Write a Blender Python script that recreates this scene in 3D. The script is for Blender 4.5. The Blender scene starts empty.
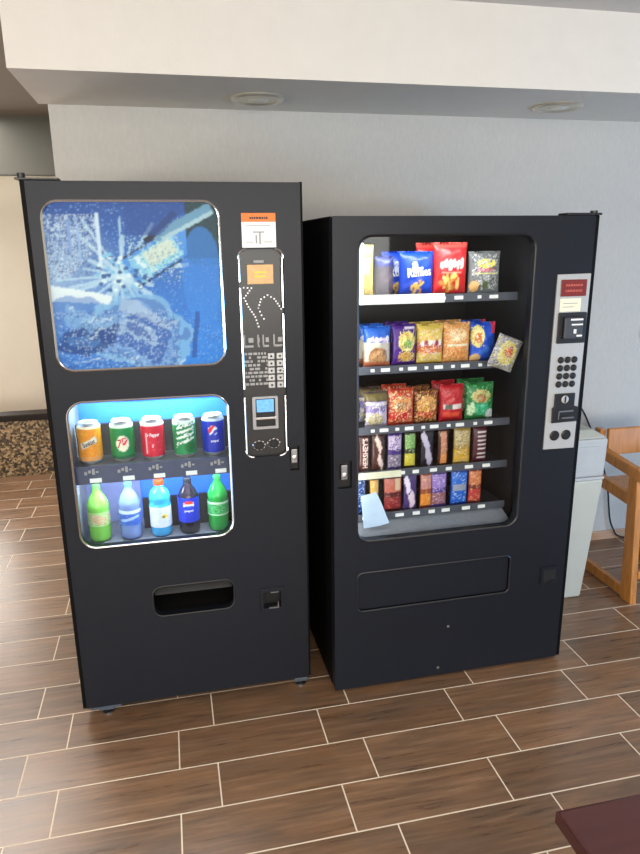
import bpy, bmesh, math, random
import numpy as np
from mathutils import Vector, Matrix

random.seed(7)
rng = np.random.RandomState(11)
PI = math.pi
SC = bpy.context.scene
COL = SC.collection


# ------------------------------------------------------------------ colours and materials
def lin(c):
    c = c / 255.0
    return c / 12.92 if c <= 0.04045 else ((c + 0.055) / 1.055) ** 2.4


def S(r, g, b):
    return (lin(r), lin(g), lin(b), 1.0)


def principled(name):
    m = bpy.data.materials.new(name)
    m.use_nodes = True
    nt = m.node_tree
    return m, nt, nt.nodes['Principled BSDF']


def mat(name, col, rough=0.5, metal=0.0, spec=0.5, var=0.06, scale=30.0, bump=0.0, bscale=None,
        emit=None, estr=0.0, trans=0.0, coat=0.0, stretch=(1, 1, 1)):
    """Principled surface whose colour and relief are varied by noise in object space."""
    m, nt, p = principled(name)
    N, L = nt.nodes, nt.links
    tc = N.new('ShaderNodeTexCoord')
    mp = N.new('ShaderNodeMapping')
    mp.inputs['Scale'].default_value = stretch
    L.new(tc.outputs['Object'], mp.inputs['Vector'])
    nz = N.new('ShaderNodeTexNoise')
    nz.inputs['Scale'].default_value = scale
    nz.inputs['Detail'].default_value = 4
    L.new(mp.outputs[0], nz.inputs['Vector'])
    rp = N.new('ShaderNodeValToRGB')
    c = col
    rp.color_ramp.elements[0].position = 0.3
    rp.color_ramp.elements[1].position = 0.7
    rp.color_ramp.elements[0].color = (c[0] * (1 - var), c[1] * (1 - var), c[2] * (1 - var), 1)
    rp.color_ramp.elements[1].color = (min(1, c[0] * (1 + var)), min(1, c[1] * (1 + var)), min(1, c[2] * (1 + var)), 1)
    L.new(nz.outputs['Fac'], rp.inputs['Fac'])
    L.new(rp.outputs['Color'], p.inputs['Base Color'])
    p.inputs['Roughness'].default_value = rough
    p.inputs['Metallic'].default_value = metal
    p.inputs['Specular IOR Level'].default_value = spec
    p.inputs['Transmission Weight'].default_value = trans
    p.inputs['Coat Weight'].default_value = coat
    if emit is not None:
        p.inputs['Emission Color'].default_value = emit
        p.inputs['Emission Strength'].default_value = estr
    if bump > 0:
        n2 = N.new('ShaderNodeTexNoise')
        n2.inputs['Scale'].default_value = bscale or scale * 4
        n2.inputs['Detail'].default_value = 3
        L.new(mp.outputs[0], n2.inputs['Vector'])
        b = N.new('ShaderNodeBump')
        b.inputs['Strength'].default_value = bump
        b.inputs['Distance'].default_value = 0.002
        L.new(n2.outputs['Fac'], b.inputs['Height'])
        L.new(b.outputs['Normal'], p.inputs['Normal'])
    return m


def print_mat(name, rough=0.4, estr=0.0, coat=0.0, metal=0.0, dark=1.0):
    """Printed surface: the ink colours are a mesh attribute."""
    m, nt, p = principled(name)
    a = nt.nodes.new('ShaderNodeAttribute')
    a.attribute_name = 'ink'
    mu = nt.nodes.new('ShaderNodeVectorMath')
    mu.operation = 'SCALE'
    mu.inputs['Scale'].default_value = dark
    nt.links.new(a.outputs['Color'], mu.inputs[0])
    nt.links.new(mu.outputs[0], p.inputs['Base Color'])
    if estr > 0:
        p.inputs['Specular IOR Level'].default_value = 0.2
    p.inputs['Roughness'].default_value = rough
    p.inputs['Coat Weight'].default_value = coat
    p.inputs['Metallic'].default_value = metal
    if estr > 0:
        nt.links.new(a.outputs['Color'], p.inputs['Emission Color'])
        p.inputs['Emission Strength'].default_value = estr
    return m


def pane_mat(name, tint=(0.93, 0.95, 0.96, 1), refl=0.013):
    m = bpy.data.materials.new(name)
    m.use_nodes = True
    nt = m.node_tree
    for n in list(nt.nodes):
        nt.nodes.remove(n)
    N, L = nt.nodes, nt.links
    out = N.new('ShaderNodeOutputMaterial')
    t = N.new('ShaderNodeBsdfTransparent')
    t.inputs['Color'].default_value = tint
    g = N.new('ShaderNodeBsdfGlossy')
    g.inputs['Roughness'].default_value = 0.03
    fr = N.new('ShaderNodeFresnel')
    fr.inputs['IOR'].default_value = 1.45
    mul = N.new('ShaderNodeMath')
    mul.operation = 'MULTIPLY'
    mul.inputs[1].default_value = refl / 0.034
    L.new(fr.outputs[0], mul.inputs[0])
    mx = N.new('ShaderNodeMixShader')
    L.new(mul.outputs[0], mx.inputs[0])
    L.new(t.outputs[0], mx.inputs[1])
    L.new(g.outputs[0], mx.inputs[2])
    L.new(mx.outputs[0], out.inputs['Surface'])
    return m


def floor_mat():
    m, nt, p = principled('plank_tile')
    N, L = nt.nodes, nt.links

    def val(x):
        v = N.new('ShaderNodeValue'); v.outputs[0].default_value = x; return v.outputs[0]

    def mth(op, a, b=None, c=None):
        n = N.new('ShaderNodeMath'); n.operation = op
        for i, x in enumerate((a, b, c)):
            if x is None: continue
            if isinstance(x, (int, float)): n.inputs[i].default_value = x
            else: L.new(x, n.inputs[i])
        return n.outputs[0]
    tc = N.new('ShaderNodeTexCoord')
    sep = N.new('ShaderNodeSeparateXYZ')
    L.new(tc.outputs['Object'], sep.inputs[0])
    X, Y = sep.outputs[0], sep.outputs[1]
    PH, PW = 0.1935, 0.5255
    ry = mth('DIVIDE', mth('SUBTRACT', Y, 1.598), PH)
    row = mth('FLOOR', ry)
    fy = mth('SUBTRACT', ry, row)
    par = mth('FLOORED_MODULO', row, 2.0)
    # even rows start at -0.07, odd rows at 0.06
    off = mth('ADD', mth('MULTIPLY', par, 0.1305), -0.0700)
    rx = mth('DIVIDE', mth('SUBTRACT', X, off), PW)
    colm = mth('FLOOR', rx)
    fx = mth('SUBTRACT', rx, colm)
    gy = mth('MULTIPLY', mth('MINIMUM', fy, mth('SUBTRACT', 1.0, fy)), PH)
    gx = mth('MULTIPLY', mth('MINIMUM', fx, mth('SUBTRACT', 1.0, fx)), PW)
    g = mth('MINIMUM', gx, gy)
    mr = N.new('ShaderNodeMapRange')
    mr.inputs['From Min'].default_value = 0.0016
    mr.inputs['From Max'].default_value = 0.0030
    mr.inputs['To Min'].default_value = 1.0
    mr.inputs['To Max'].default_value = 0.0
    L.new(g, mr.inputs['Value'])
    grout = mr.outputs[0]
    # per-plank random
    cid = N.new('ShaderNodeCombineXYZ')
    L.new(colm, cid.inputs[0]); L.new(row, cid.inputs[1])
    wn = N.new('ShaderNodeTexWhiteNoise'); wn.noise_dimensions = '3D'
    L.new(cid.outputs[0], wn.inputs['Vector'])
    # wood grain stretched along the plank, shifted per plank
    sh = N.new('ShaderNodeVectorMath'); sh.operation = 'MULTIPLY_ADD'
    L.new(wn.outputs['Color'], sh.inputs[0])
    sh.inputs[1].default_value = (9, 9, 9)
    L.new(tc.outputs['Object'], sh.inputs[2])
    mp = N.new('ShaderNodeMapping')
    mp.inputs['Scale'].default_value = (1.6, 22.0, 1.0)
    L.new(sh.outputs[0], mp.inputs['Vector'])
    nz = N.new('ShaderNodeTexNoise')
    nz.inputs['Scale'].default_value = 2.4
    nz.inputs['Detail'].default_value = 8
    nz.inputs['Roughness'].default_value = 0.65
    nz.inputs['Distortion'].default_value = 0.4
    L.new(mp.outputs[0], nz.inputs['Vector'])
    mp2 = N.new('ShaderNodeMapping')
    mp2.inputs['Scale'].default_value = (3.0, 9.0, 1.0)
    L.new(sh.outputs[0], mp2.inputs['Vector'])
    n2 = N.new('ShaderNodeTexNoise')
    n2.inputs['Scale'].default_value = 1.5
    n2.inputs['Detail'].default_value = 5
    L.new(mp2.outputs[0], n2.inputs['Vector'])
    rp = N.new('ShaderNodeValToRGB')
    e = rp.color_ramp.elements
    e[0].position = 0.28; e[0].color = S(80, 59, 44)
    e[1].position = 0.72; e[1].color = S(164, 130, 100)
    mid = e.new(0.5); mid.color = S(124, 94, 69)
    L.new(nz.outputs['Fac'], rp.inputs['Fac'])
    rp2 = N.new('ShaderNodeValToRGB')
    e = rp2.color_ramp.elements
    e[0].position = 0.35; e[0].color = S(104, 84, 68)
    e[1].position = 0.65; e[1].color = S(142, 104, 74)
    L.new(n2.outputs['Fac'], rp2.inputs['Fac'])
    mx = N.new('ShaderNodeMix'); mx.data_type = 'RGBA'
    mx.inputs['Factor'].default_value = 0.45
    L.new(rp.outputs[0], mx.inputs['A']); L.new(rp2.outputs[0], mx.inputs['B'])
    hs = N.new('ShaderNodeHueSaturation')
    L.new(mx.outputs['Result'], hs.inputs['Color'])
    vr = mth('MULTIPLY_ADD', wn.outputs['Value'], 0.38, 0.78)
    L.new(vr, hs.inputs['Value'])
    mg = N.new('ShaderNodeMix'); mg.data_type = 'RGBA'
    L.new(grout, mg.inputs['Factor'])
    L.new(hs.outputs[0], mg.inputs['A'])
    mg.inputs['B'].default_value = S(232, 214, 190)
    L.new(mg.outputs['Result'], p.inputs['Base Color'])
    p.inputs['Specular IOR Level'].default_value = 0.7
    ro = mth('MULTIPLY_ADD', nz.outputs['Fac'], 0.12, 0.23)
    ro = mth('MAXIMUM', ro, mth('MULTIPLY', grout, 0.8))
    L.new(ro, p.inputs['Roughness'])
    bp = N.new('ShaderNodeBump')
    bp.inputs['Strength'].default_value = 0.12
    bp.inputs['Distance'].default_value = 0.002
    h = mth('SUBTRACT', mth('MULTIPLY', nz.outputs['Fac'], 0.5), grout)
    L.new(h, bp.inputs['Height'])
    L.new(bp.outputs[0], p.inputs['Normal'])
    return m


def granite_mat():
    m, nt, p = principled('speckled_granite')
    N, L = nt.nodes, nt.links
    tc = N.new('ShaderNodeTexCoord')
    v = N.new('ShaderNodeTexVoronoi'); v.inputs['Scale'].default_value = 62
    L.new(tc.outputs['Object'], v.inputs['Vector'])
    sp = N.new('ShaderNodeSeparateColor')
    L.new(v.outputs['Color'], sp.inputs[0])
    rp = N.new('ShaderNodeValToRGB')
    e = rp.color_ramp.elements
    e[0].position = 0.1; e[0].color = S(30, 22, 14)
    e[1].position = 0.95; e[1].color = S(170, 145, 108)
    a = e.new(0.45); a.color = S(88, 68, 42)
    L.new(sp.outputs[0], rp.inputs['Fac'])
    L.new(rp.outputs[0], p.inputs['Base Color'])
    p.inputs['Roughness'].default_value = 0.3
    return m


M = {}
M['floor'] = floor_mat()
M['wallpaper'] = mat('woven_wallpaper', S(186, 185, 181), 0.75, var=0.035, scale=90, bump=0.5, bscale=260, stretch=(1, 1, .35))
M['soffit'] = mat('painted_drywall', S(219, 215, 207), 0.8, var=0.015, scale=14, bump=0.25, bscale=180)
M['ceiling'] = mat('popcorn_ceiling', S(205, 200, 195), 0.9, var=0.06, scale=160, bump=0.9, bscale=220)
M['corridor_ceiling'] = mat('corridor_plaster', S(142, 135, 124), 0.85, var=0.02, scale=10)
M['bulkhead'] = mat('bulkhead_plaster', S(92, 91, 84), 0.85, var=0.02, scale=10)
M['cream'] = mat('cream_plaster', S(216, 207, 190), 0.8, var=0.02, scale=8, bump=0.2, bscale=150)
M['granite'] = granite_mat()
M['granite_dark'] = mat('dark_granite', S(34, 26, 20), 0.6, spec=0.2, var=0.4, scale=60)
M['base_wood'] = mat('tan_baseboard', S(190, 152, 122), 0.5, var=0.12, scale=6, stretch=(1, 1, 12))
M['black'] = mat('black_powder_coat', S(25, 28, 35), 0.36, spec=0.2, var=0.06, scale=220, bump=0.02, bscale=500)
M['black_side'] = mat('black_cabinet_side', S(9, 9, 10), 0.6, spec=0.1, var=0.1, scale=200)
M['black_plastic'] = mat('black_plastic', S(20, 20, 22), 0.35, var=0.1, scale=80)
M['void'] = mat('dark_recess', S(7, 7, 8), 0.6, var=0.1, scale=40)
M['gasket'] = mat('black_rubber', S(16, 16, 17), 0.55, var=0.1, scale=100)
M['chrome'] = mat('polished_chrome', S(215, 218, 222), 0.16, metal=1.0, var=0.02)
M['steel'] = mat('brushed_steel', S(150, 152, 156), 0.32, metal=1.0, var=0.06, scale=60, stretch=(1, 1, 20))
M['silver_panel'] = mat('silver_faceplate', S(172, 173, 172), 0.42, metal=0.35, var=0.05, scale=200)
M['grey_metal'] = mat('grey_painted_metal', S(112, 117, 126), 0.45, var=0.08, scale=50)
M['dark_grey'] = mat('dark_grey_liner', S(52, 54, 60), 0.5, var=0.1, scale=40)
M['strip'] = mat('price_strip_metal', S(74, 78, 88), 0.4, var=0.1, scale=60)
M['foot_metal'] = mat('foot_bracket_metal', S(78, 88, 100), 0.4, metal=0.3, var=0.1, scale=60)
M['digit_red'] = mat('digit_red', S(176, 84, 74), 0.4, var=0.1)
M['shelf_strip'] = mat('blue_grey_strip', S(64, 72, 98), 0.4, var=0.1, scale=40)
M['liner'] = mat('black_liner', S(24, 25, 28), 0.5, var=0.1, scale=40)
M['wire'] = mat('dark_coil_wire', S(70, 70, 74), 0.35, metal=0.9, var=0.1)
M['white'] = mat('white_card', S(238, 240, 238), 0.6, var=0.03)
M['white_ink'] = mat('white_ink', S(240, 240, 240), 0.5, var=0.02)
M['grey_ink'] = mat('grey_ink', S(150, 150, 150), 0.5, var=0.02)
M['black_ink'] = mat('black_ink', S(20, 18, 20), 0.5, var=0.02)
M['red_ink'] = mat('red_ink', S(214, 32, 40), 0.5, var=0.02)
M['blue_ink'] = mat('blue_ink', S(20, 44, 150), 0.5, var=0.02)
M['yellow_ink'] = mat('yellow_ink', S(246, 208, 60), 0.5, var=0.02)
M['orange_card'] = mat('orange_card', S(226, 122, 52), 0.6, var=0.04)
M['tan_card'] = mat('tan_card', S(212, 172, 122), 0.6, var=0.08, scale=60)
M['cream_card'] = mat('cream_card', S(226, 224, 196), 0.6, var=0.04)
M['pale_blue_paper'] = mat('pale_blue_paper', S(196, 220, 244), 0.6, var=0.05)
M['blue_back'] = mat('blue_display_back', S(46, 112, 226), 0.55, var=0.12, scale=9)
M['lavender_back'] = mat('grey_blue_back', S(112, 122, 170), 0.55, var=0.15, scale=12)
M['tube'] = mat('lit_tube', S(240, 250, 255), 0.4, emit=(0.55, 0.92, 1.0, 1), estr=7.0)
M['tube_w'] = mat('lit_tube_white', S(240, 250, 255), 0.4, emit=(1.0, 0.97, 0.92, 1), estr=0.9)
M['red_display'] = mat('red_led_display', S(110, 34, 30), 0.3, emit=(0.5, 0.03, 0.03, 1), estr=0.04, var=0.3, scale=200)
M['lcd'] = mat('lit_blue_screen', S(90, 150, 210), 0.2, emit=(0.16, 0.42, 0.75, 1), estr=0.55, var=0.3, scale=90)
M['pane'] = pane_mat('window_glass')
M['bag'] = print_mat('printed_film', 0.34)
M['can'] = print_mat('printed_aluminium', 0.32, metal=0.15)
M['poster'] = print_mat('backlit_poster', 0.35, estr=0.55, dark=0.25)
M['alu'] = mat('aluminium_lid', S(215, 216, 218), 0.28, metal=0.9, var=0.03)
M['pine'] = mat('varnished_oak', S(180, 120, 58), 0.38, var=0.22, scale=7, stretch=(6, 6, 1), bump=0.1, coat=0.2)
M['cherry'] = mat('dark_cherry_laminate', S(70, 40, 40), 0.3, var=0.14, scale=5, stretch=(1, 8, 8))
M['cherry_edge'] = mat('cherry_edge_band', S(58, 24, 22), 0.4, var=0.1, scale=10)
M['bin'] = mat('pale_grey_plastic', S(184, 187, 178), 0.5, var=0.02, scale=20)
M['bin_lid'] = mat('bin_lid_plastic', S(176, 180, 182), 0.45, var=0.03, scale=20)
M['cord'] = mat('black_cord', S(14, 14, 16), 0.5, var=0.05)
M['plate_white'] = mat('white_switch_plate', S(238, 238, 236), 0.35, var=0.01)
M['lens'] = mat('frosted_lens', S(205, 202, 190), 0.25, var=0.05)
M['trimring'] = mat('satin_trim_ring', S(196, 192, 180), 0.3, metal=0.6, var=0.05)


# ------------------------------------------------------------------ mesh helpers
def link(name, me, m, parent=None, smooth=False, loc=None):
    o = bpy.data.objects.new(name, me)
    COL.objects.link(o)
    if m is not None:
        me.materials.append(m)
    if smooth:
        me.polygons.foreach_set('use_smooth', [True] * len(me.polygons))
    if parent is not None:
        o.parent = parent
    if loc is not None:
        o.location = loc
    return o


def tag(o, label, cat, group=None, kind=None):
    o['label'] = label
    o['category'] = cat
    if group:
        o['group'] = group
    if kind:
        o['kind'] = kind
    return o


def thing(name, loc, rz, label, cat, group=None):
    o = bpy.data.objects.new(name, None)
    COL.objects.link(o)
    o.empty_display_size = 0.1
    o.location = loc
    o.rotation_euler = (0, 0, rz)
    return tag(o, label, cat, group)


def copy_tree(o, parent=None):
    c = o.copy()
    COL.objects.link(c)
    if parent is not None:
        c.parent = parent
    for ch in list(o.children):
        copy_tree(ch, c)
    return c


class MB:
    def __init__(self, off=(0, 0, 0)):
        self.bm = bmesh.new()
        self.off = Vector(off)

    def _add(self, verts, faces):
        vs = [self.bm.verts.new(Vector(v) + self.off) for v in verts]
        for f in faces:
            try:
                self.bm.faces.new([vs[i] for i in f])
            except ValueError:
                pass
        return vs

    def box(self, x0, x1, y0, y1, z0, z1, bev=0.0, seg=2):
        b = bmesh.new()
        bmesh.ops.create_cube(b, size=1)
        for v in b.verts:
            v.co = Vector(((x0 + x1) / 2 + v.co.x * (x1 - x0), (y0 + y1) / 2 + v.co.y * (y1 - y0), (z0 + z1) / 2 + v.co.z * (z1 - z0)))
        if bev > 0:
            bmesh.ops.bevel(b, geom=b.edges[:], offset=bev, segments=seg, affect='EDGES', profile=0.5)
        b.verts.index_update()
        self._add([v.co for v in b.verts], [[v.index for v in f.verts] for f in b.faces])
        b.free()
        return self

    def hexa(self, pts):
        """eight corners: bottom four then top four, same winding"""
        self._add(pts, [(3, 2, 1, 0), (4, 5, 6, 7), (0, 1, 5, 4), (1, 2, 6, 5), (2, 3, 7, 6), (3, 0, 4, 7)])
        return self

    def bar(self, a, b, w, t, up=(0, 0, 1)):
        """rectangular bar from a to b; w across, t along up"""
        a, b = Vector(a), Vector(b)
        d = (b - a).normalized()
        s = d.cross(Vector(up)).normalized()
        u = s.cross(d).normalized()
        s *= w / 2; u *= t / 2
        self.hexa([a - s - u, a + s - u, a + s + u, a - s + u, b - s - u, b + s - u, b + s + u, b - s + u])
        return self

    def tube(self, pts, r, n=8, closed=False):
        pts = [Vector(p) for p in pts]
        k = len(pts)
        rings = []
        prev = None
        for i, p in enumerate(pts):
            if closed:
                d = (pts[(i + 1) % k] - pts[i - 1]).normalized()
            else:
                d = (pts[min(i + 1, k - 1)] - pts[max(i - 1, 0)]).normalized()
            if prev is None:
                a = Vector((0, 0, 1)) if abs(d.z) < 0.9 else Vector((1, 0, 0))
                s = d.cross(a).normalized()
            else:
                s = (prev - d * prev.dot(d)).normalized()
            prev = s
            t = d.cross(s)
            rings.append([self.bm.verts.new(p + self.off + (s * math.cos(2 * PI * j / n) + t * math.sin(2 * PI * j / n)) * r) for j in range(n)])
        m = k if closed else k - 1
        for i in range(m):
            A, B = rings[i], rings[(i + 1) % k]
            for j in range(n):
                self.bm.faces.new((A[j], A[(j + 1) % n], B[(j + 1) % n], B[j]))
        if not closed:
            self.bm.faces.new(rings[0][::-1])
            self.bm.faces.new(rings[-1])
        return self

    def lathe(self, prof, n=32, c=(0, 0, 0), axis='z'):
        c = Vector(c)
        rings = []
        for r, h in prof:
            ring = []
            for j in range(n):
                a = 2 * PI * j / n
                if axis == 'z':
                    v = Vector((r * math.cos(a), r * math.sin(a), h))
                else:      # y axis, h along -y
                    v = Vector((r * math.cos(a), -h, r * math.sin(a)))
                ring.append(self.bm.verts.new(v + c + self.off))
            rings.append(ring)
        for A, B in zip(rings, rings[1:]):
            for j in range(n):
                self.bm.faces.new((A[j], A[(j + 1) % n], B[(j + 1) % n], B[j]))
        for ring in (rings[0], rings[-1]):
            if (ring[0].co - ring[n // 2].co).length > 1e-6:
                self.bm.faces.new(ring)
        return self

    def prism(self, outline, y0, y1, holes=()):
        """outline in (x,z), extruded from y0 to y1, with holes"""
        b = bmesh.new()
        for lp in [outline] + list(holes):
            vs = [b.verts.new((p[0], y0, p[1])) for p in lp]
            for i in range(len(vs)):
                b.edges.new((vs[i], vs[(i + 1) % len(vs)]))
        bmesh.ops.triangle_fill(b, use_beauty=True, use_dissolve=False, edges=b.edges[:])
        r = bmesh.ops.extrude_face_region(b, geom=b.faces[:])
        for v in [g for g in r['geom'] if isinstance(g, bmesh.types.BMVert)]:
            v.co.y = y1
        bmesh.ops.recalc_face_normals(b, faces=b.faces[:])
        b.verts.index_update()
        self._add([v.co.copy() for v in b.verts], [[v.index for v in f.verts] for f in b.faces])
        b.free()
        return self

    def build(self, name, m, parent=None, smooth=False, recalc=True, bevel=0.0, angle=35):
        if recalc:
            bmesh.ops.recalc_face_normals(self.bm, faces=self.bm.faces[:])
        me = bpy.data.meshes.new(name)
        self.bm.to_mesh(me)
        self.bm.free()
        o = link(name, me, m, parent)
        if smooth:
            me.polygons.foreach_set('use_smooth', [True] * len(me.polygons))
            try:
                me.set_sharp_from_angle(angle=math.radians(angle))
            except Exception:
                pass
        if bevel > 0:
            bv = o.modifiers.new('bevel', 'BEVEL')
            bv.width = bevel; bv.segments = 2; bv.limit_method = 'ANGLE'; bv.angle_limit = math.radians(40)
        return o


def rrect(x0, x1, z0, z1, r, n=6):
    P = []
    for cx, cz, a0 in ((x1 - r, z1 - r, 0), (x0 + r, z1 - r, 90), (x0 + r, z0 + r, 180), (x1 - r, z0 + r, 270)):
        for i in range(n + 1):
            a = math.radians(a0 + 90 * i / n)
            P.append((cx + r * math.cos(a), cz + r * math.sin(a)))
    return P


# ------------------------------------------------------------------ lettering
def glyphs(s, fat=0.0, shear=0.0):
    cu = bpy.data.curves.new('glyphs', 'FONT')
    cu.body = s
    cu.resolution_u = 2
    cu.offset = fat
    cu.shear = shear
    o = bpy.data.objects.new('glyphs', cu)
    COL.objects.link(o)
    bpy.context.view_layer.update()
    me = bpy.data.meshes.new_from_object(o.evaluated_get(bpy.context.evaluated_depsgraph_get()))
    V = np.array([(v.co.x, v.co.y) for v in me.vertices]) if len(me.vertices) else np.zeros((0, 2))
    F = [list(p.vertices) for p in me.polygons]
    bpy.data.objects.remove(o)
    bpy.data.curves.remove(cu)
    bpy.data.meshes.remove(me)
    return V, F


def lettering(s, w, h, mapf, m, parent, rot=0.0, at=(0, 0), fat=0.01, shear=0.0, name='lettering'):
    """Letters fitted into a w x h box, turned by rot, centred at `at`, laid on a surface by mapf(u,v)->xyz."""
    V, F = glyphs(s, fat, shear)
    lo, hi = V.min(0), V.max(0)
    V = (V - (lo + hi) / 2) / (hi - lo) * np.array([w, h])
    c, sn = math.cos(rot), math.sin(rot)
    P = [mapf(at[0] + c * x - sn * y, at[1] + sn * x + c * y) for x, y in V]
    me = bpy.data.meshes.new(name)
    me.from_pydata(P, [], F)
    return link(name, me, m, parent)


# ------------------------------------------------------------------ ink painting
class Ink:
    """A small painted canvas (linear colour); s to the right, t upward, both 0..1."""
    def __init__(self, w, h, base):
        self.w, self.h = w, h
        self.a = np.zeros((h, w, 3))
        self.a[:] = S(*base)[:3]
        self.s, self.t = np.meshgrid((np.arange(w) + .5) / w, (np.arange(h) + .5) / h)

    def put(self, mask, c, k=1.0):
        mask = np.clip(mask.astype(float) * k, 0, 1)[..., None]
        self.a = self.a * (1 - mask) + np.array(S(*c)[:3]) * mask
        return self

    def rect(self, s0, s1, t0, t1, c, k=1.0):
        return self.put((self.s >= s0) & (self.s <= s1) & (self.t >= t0) & (self.t <= t1), c, k)

    def ell(self, cs, ct, rs, rt, c, k=1.0, rot=0.0):
        x, y = self.s - cs, self.t - ct
        cr, sr = math.cos(rot), math.sin(rot)
        X, Y = cr * x + sr * y, -sr * x + cr * y
        return self.put((X / rs) ** 2 + (Y / rt) ** 2 <= 1, c, k)

    def band(self, s0, t0, s1, t1, wd, c, k=1.0):
        d = np.array([s1 - s0, t1 - t0]); l = np.hypot(*d); d = d / l
        x, y = self.s - s0, self.t - t0
        al = x * d[0] + y * d[1]
        pe = np.abs(-x * d[1] + y * d[0])
        return self.put((al >= 0) & (al <= l) & (pe <= wd), c, k)

    def speck(self, s0, s1, t0, t1, cols, p):
        m = (self.s >= s0) & (self.s <= s1) & (self.t >= t0) & (self.t <= t1)
        for c in cols:
            self.put(m & (rng.rand(self.h, self.w) < p), c)
        return self

    def chips(self, cs, ct, rs, rt, cols, n=14):
        for i in range(n):
            a = rng.rand() * 2 * PI; q = math.sqrt(rng.rand())
            self.ell(cs + rs * q * math.cos(a), ct + rt * q * math.sin(a), rs * .34, rt * .30, cols[i % len(cols)], 1, rng.rand() * 3)
        return self

    def at(self, s, t):
        i = min(self.w - 1, max(0, int(s * self.w)))
        j = min(self.h - 1, max(0, int(t * self.h)))
        return self.a[j, i]


def ink_attr(me, cols):
    at = me.color_attributes.new('ink', 'FLOAT_COLOR', 'POINT')
    c = np.ones((len(cols), 4), np.float32)
    c[:, :3] = np.array(cols, np.float32)
    at.data.foreach_set('color', c.ravel())


# ------------------------------------------------------------------ the room shell
def struct(name, mb, m, **k):
    o = mb.build(name, m, **k)
    o['kind'] = 'structure'
    return o


WY = 3.285      # wall behind the machines
struct('floor', MB().box(-5, 5, -4.2, 8.5, -0.06, 0), M['floor'])
struct('wall_back', MB().box(-0.44, 5, WY, WY + 0.14, 0, 2.62), M['wallpaper'])
struct('trim_1', MB().box(-0.478, 5, 2.677, WY, 2.328, 2.62), M['soffit'])       # dropped soffit over the machines
struct('ceiling', MB().box(-5, 5, -4.2, 2.677, 2.62, 2.68), M['ceiling'])
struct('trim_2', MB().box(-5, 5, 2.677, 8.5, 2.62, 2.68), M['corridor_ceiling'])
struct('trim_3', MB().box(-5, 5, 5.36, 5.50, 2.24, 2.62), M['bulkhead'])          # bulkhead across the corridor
struct('wall_far', MB().box(-5, 5, 6.3, 6.45, 0, 2.62), M['cream'])
struct('wall_left', MB().box(-5.1, -5, -4.2, 8.5, 0, 2.62), M['cream'])
struct('wall_right', MB().box(5, 5.1, -4.2, 8.5, 0, 2.62), M['wallpaper'])
struct('wall_front', MB().box(-5, 5, -4.3, -4.2, 0, 2.62), M['soffit'])
struct('baseboard_back', MB().box(-0.44, 5, WY - 0.014, WY, 0, 0.055, 0.004), M['base_wood'])

# granite half wall across the corridor
gw = thing('half_wall', (-1.5, 5.40, 0), 0, 'low speckled brown granite half wall in the far corridor left of the drinks machine', 'half wall')
MB().box(-3.0, 2.4, 0.02, 0.14, 0, 0.45).build('granite_face', M['granite'], gw)
MB().box(-3.0, 2.4, 0.0, 0.16, 0.45, 0.50, 0.008).build('ledge', M['granite_dark'], gw)


# recessed lights in the soffit
def downlight(x, y, label):
    t = thing('recessed_light', (x, y, 2.328), 0, label, 'ceiling light', 'recessed lights in the soffit')
    MB().lathe([(0.082, 0.0), (0.110, 0.0), (0.112, -0.006), (0.104, -0.013), (0.088, -0.014), (0.080, -0.008)], 40).build('trim_ring', M['trimring'], t, smooth=True)
    MB().lathe([(0.083, -0.006), (0.070, -0.003), (0.050, -0.0015)], 40).build('baffle', M['steel'], t, smooth=True)
    MB().lathe([(0.052, -0.002), (0.046, -0.009), (0.028, -0.015), (0.001, -0.017)], 32).build('lens', M['lens'], t, smooth=True)
    return t


downlight(0.42, 3.02, 'round recessed ceiling light in the soffit between the two machines, left of the two')
downlight(1.773, 2.976, 'round recessed ceiling light in the soffit above the snack machine, right of the two')

# ------------------------------------------------------------------ drinks machine
LP, LPHI, LW, LD = Vector((-0.4083, 2.3194, 0)), -0.004, 0.866, 0.85
RP, RPHI, RW, RD = Vector((0.5448, 2.2435, 0)), 0.0063, 1.000, 0.85


def at(P0, phi, u, off, v):
    return Vector((P0.x + u * math.cos(phi) - off * math.sin(phi), P0.y + u * math.sin(phi) + off * math.cos(phi), v))


def atL(u, off, v): return at(LP, LPHI, u, off, v)
def atR(u, off, v): return at(RP, RPHI, u, off, v)


def rail(mb, loop, y, r, n=6):
    return mb.tube([(x, y, z) for x, z in loop], r, n, closed=True)


L = thing('drinks_vending_machine', atL(LW / 2, LD / 2, 0), LPHI,
          'tall black drinks vending machine with blue splash poster above lit cans and bottles', 'vending machine')
LO = (-LW / 2, -LD / 2, 0)
LH = 1.941
# cabinet shell behind the door
c = MB(LO)
c.box(-0.010, 0.020, 0.004, LD, 0.05, LH)
c.box(LW - 0.004, LW + 0.005, 0.008, LD, 0.05, LH)
c.box(0.022, LW - 0.004, LD - 0.02, LD, 0.05, LH)
c.box(0.022, LW - 0.004, 0.06, LD - 0.02, LH - 0.02, LH)
c.box(0.022, LW - 0.004, 0.06, LD - 0.02, 0.05, 0.07)
c.build('cabinet', M['black_side'], L)
# the door with its openings
poster_l = rrect(0.043, 0.590, 1.345, 1.880, 0.052, 8)
show_l = rrect(0.051, 0.589, 0.705, 1.237, 0.055, 8)
panel_l = rrect(0.646, 0.801, 0.996, 1.727, 0.030, 6)
slot_l = rrect(0.279, 0.580, 0.402, 0.524, 0.035, 6)
lock_l = rrect(0.806, 0.841, 0.935, 1.030, 0.003, 2)
coin_l = rrect(0.690, 0.758, 0.382, 0.452, 0.006, 2)
d = MB(LO)
d.prism(rrect(0.004, LW - 0.003, 0.05, LH - 0.002, 0.004, 3), 0.0, 0.035, [poster_l, show_l, panel_l, slot_l, lock_l, coin_l])
d.build('door', M['black'], L, bevel=0.003)
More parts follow.
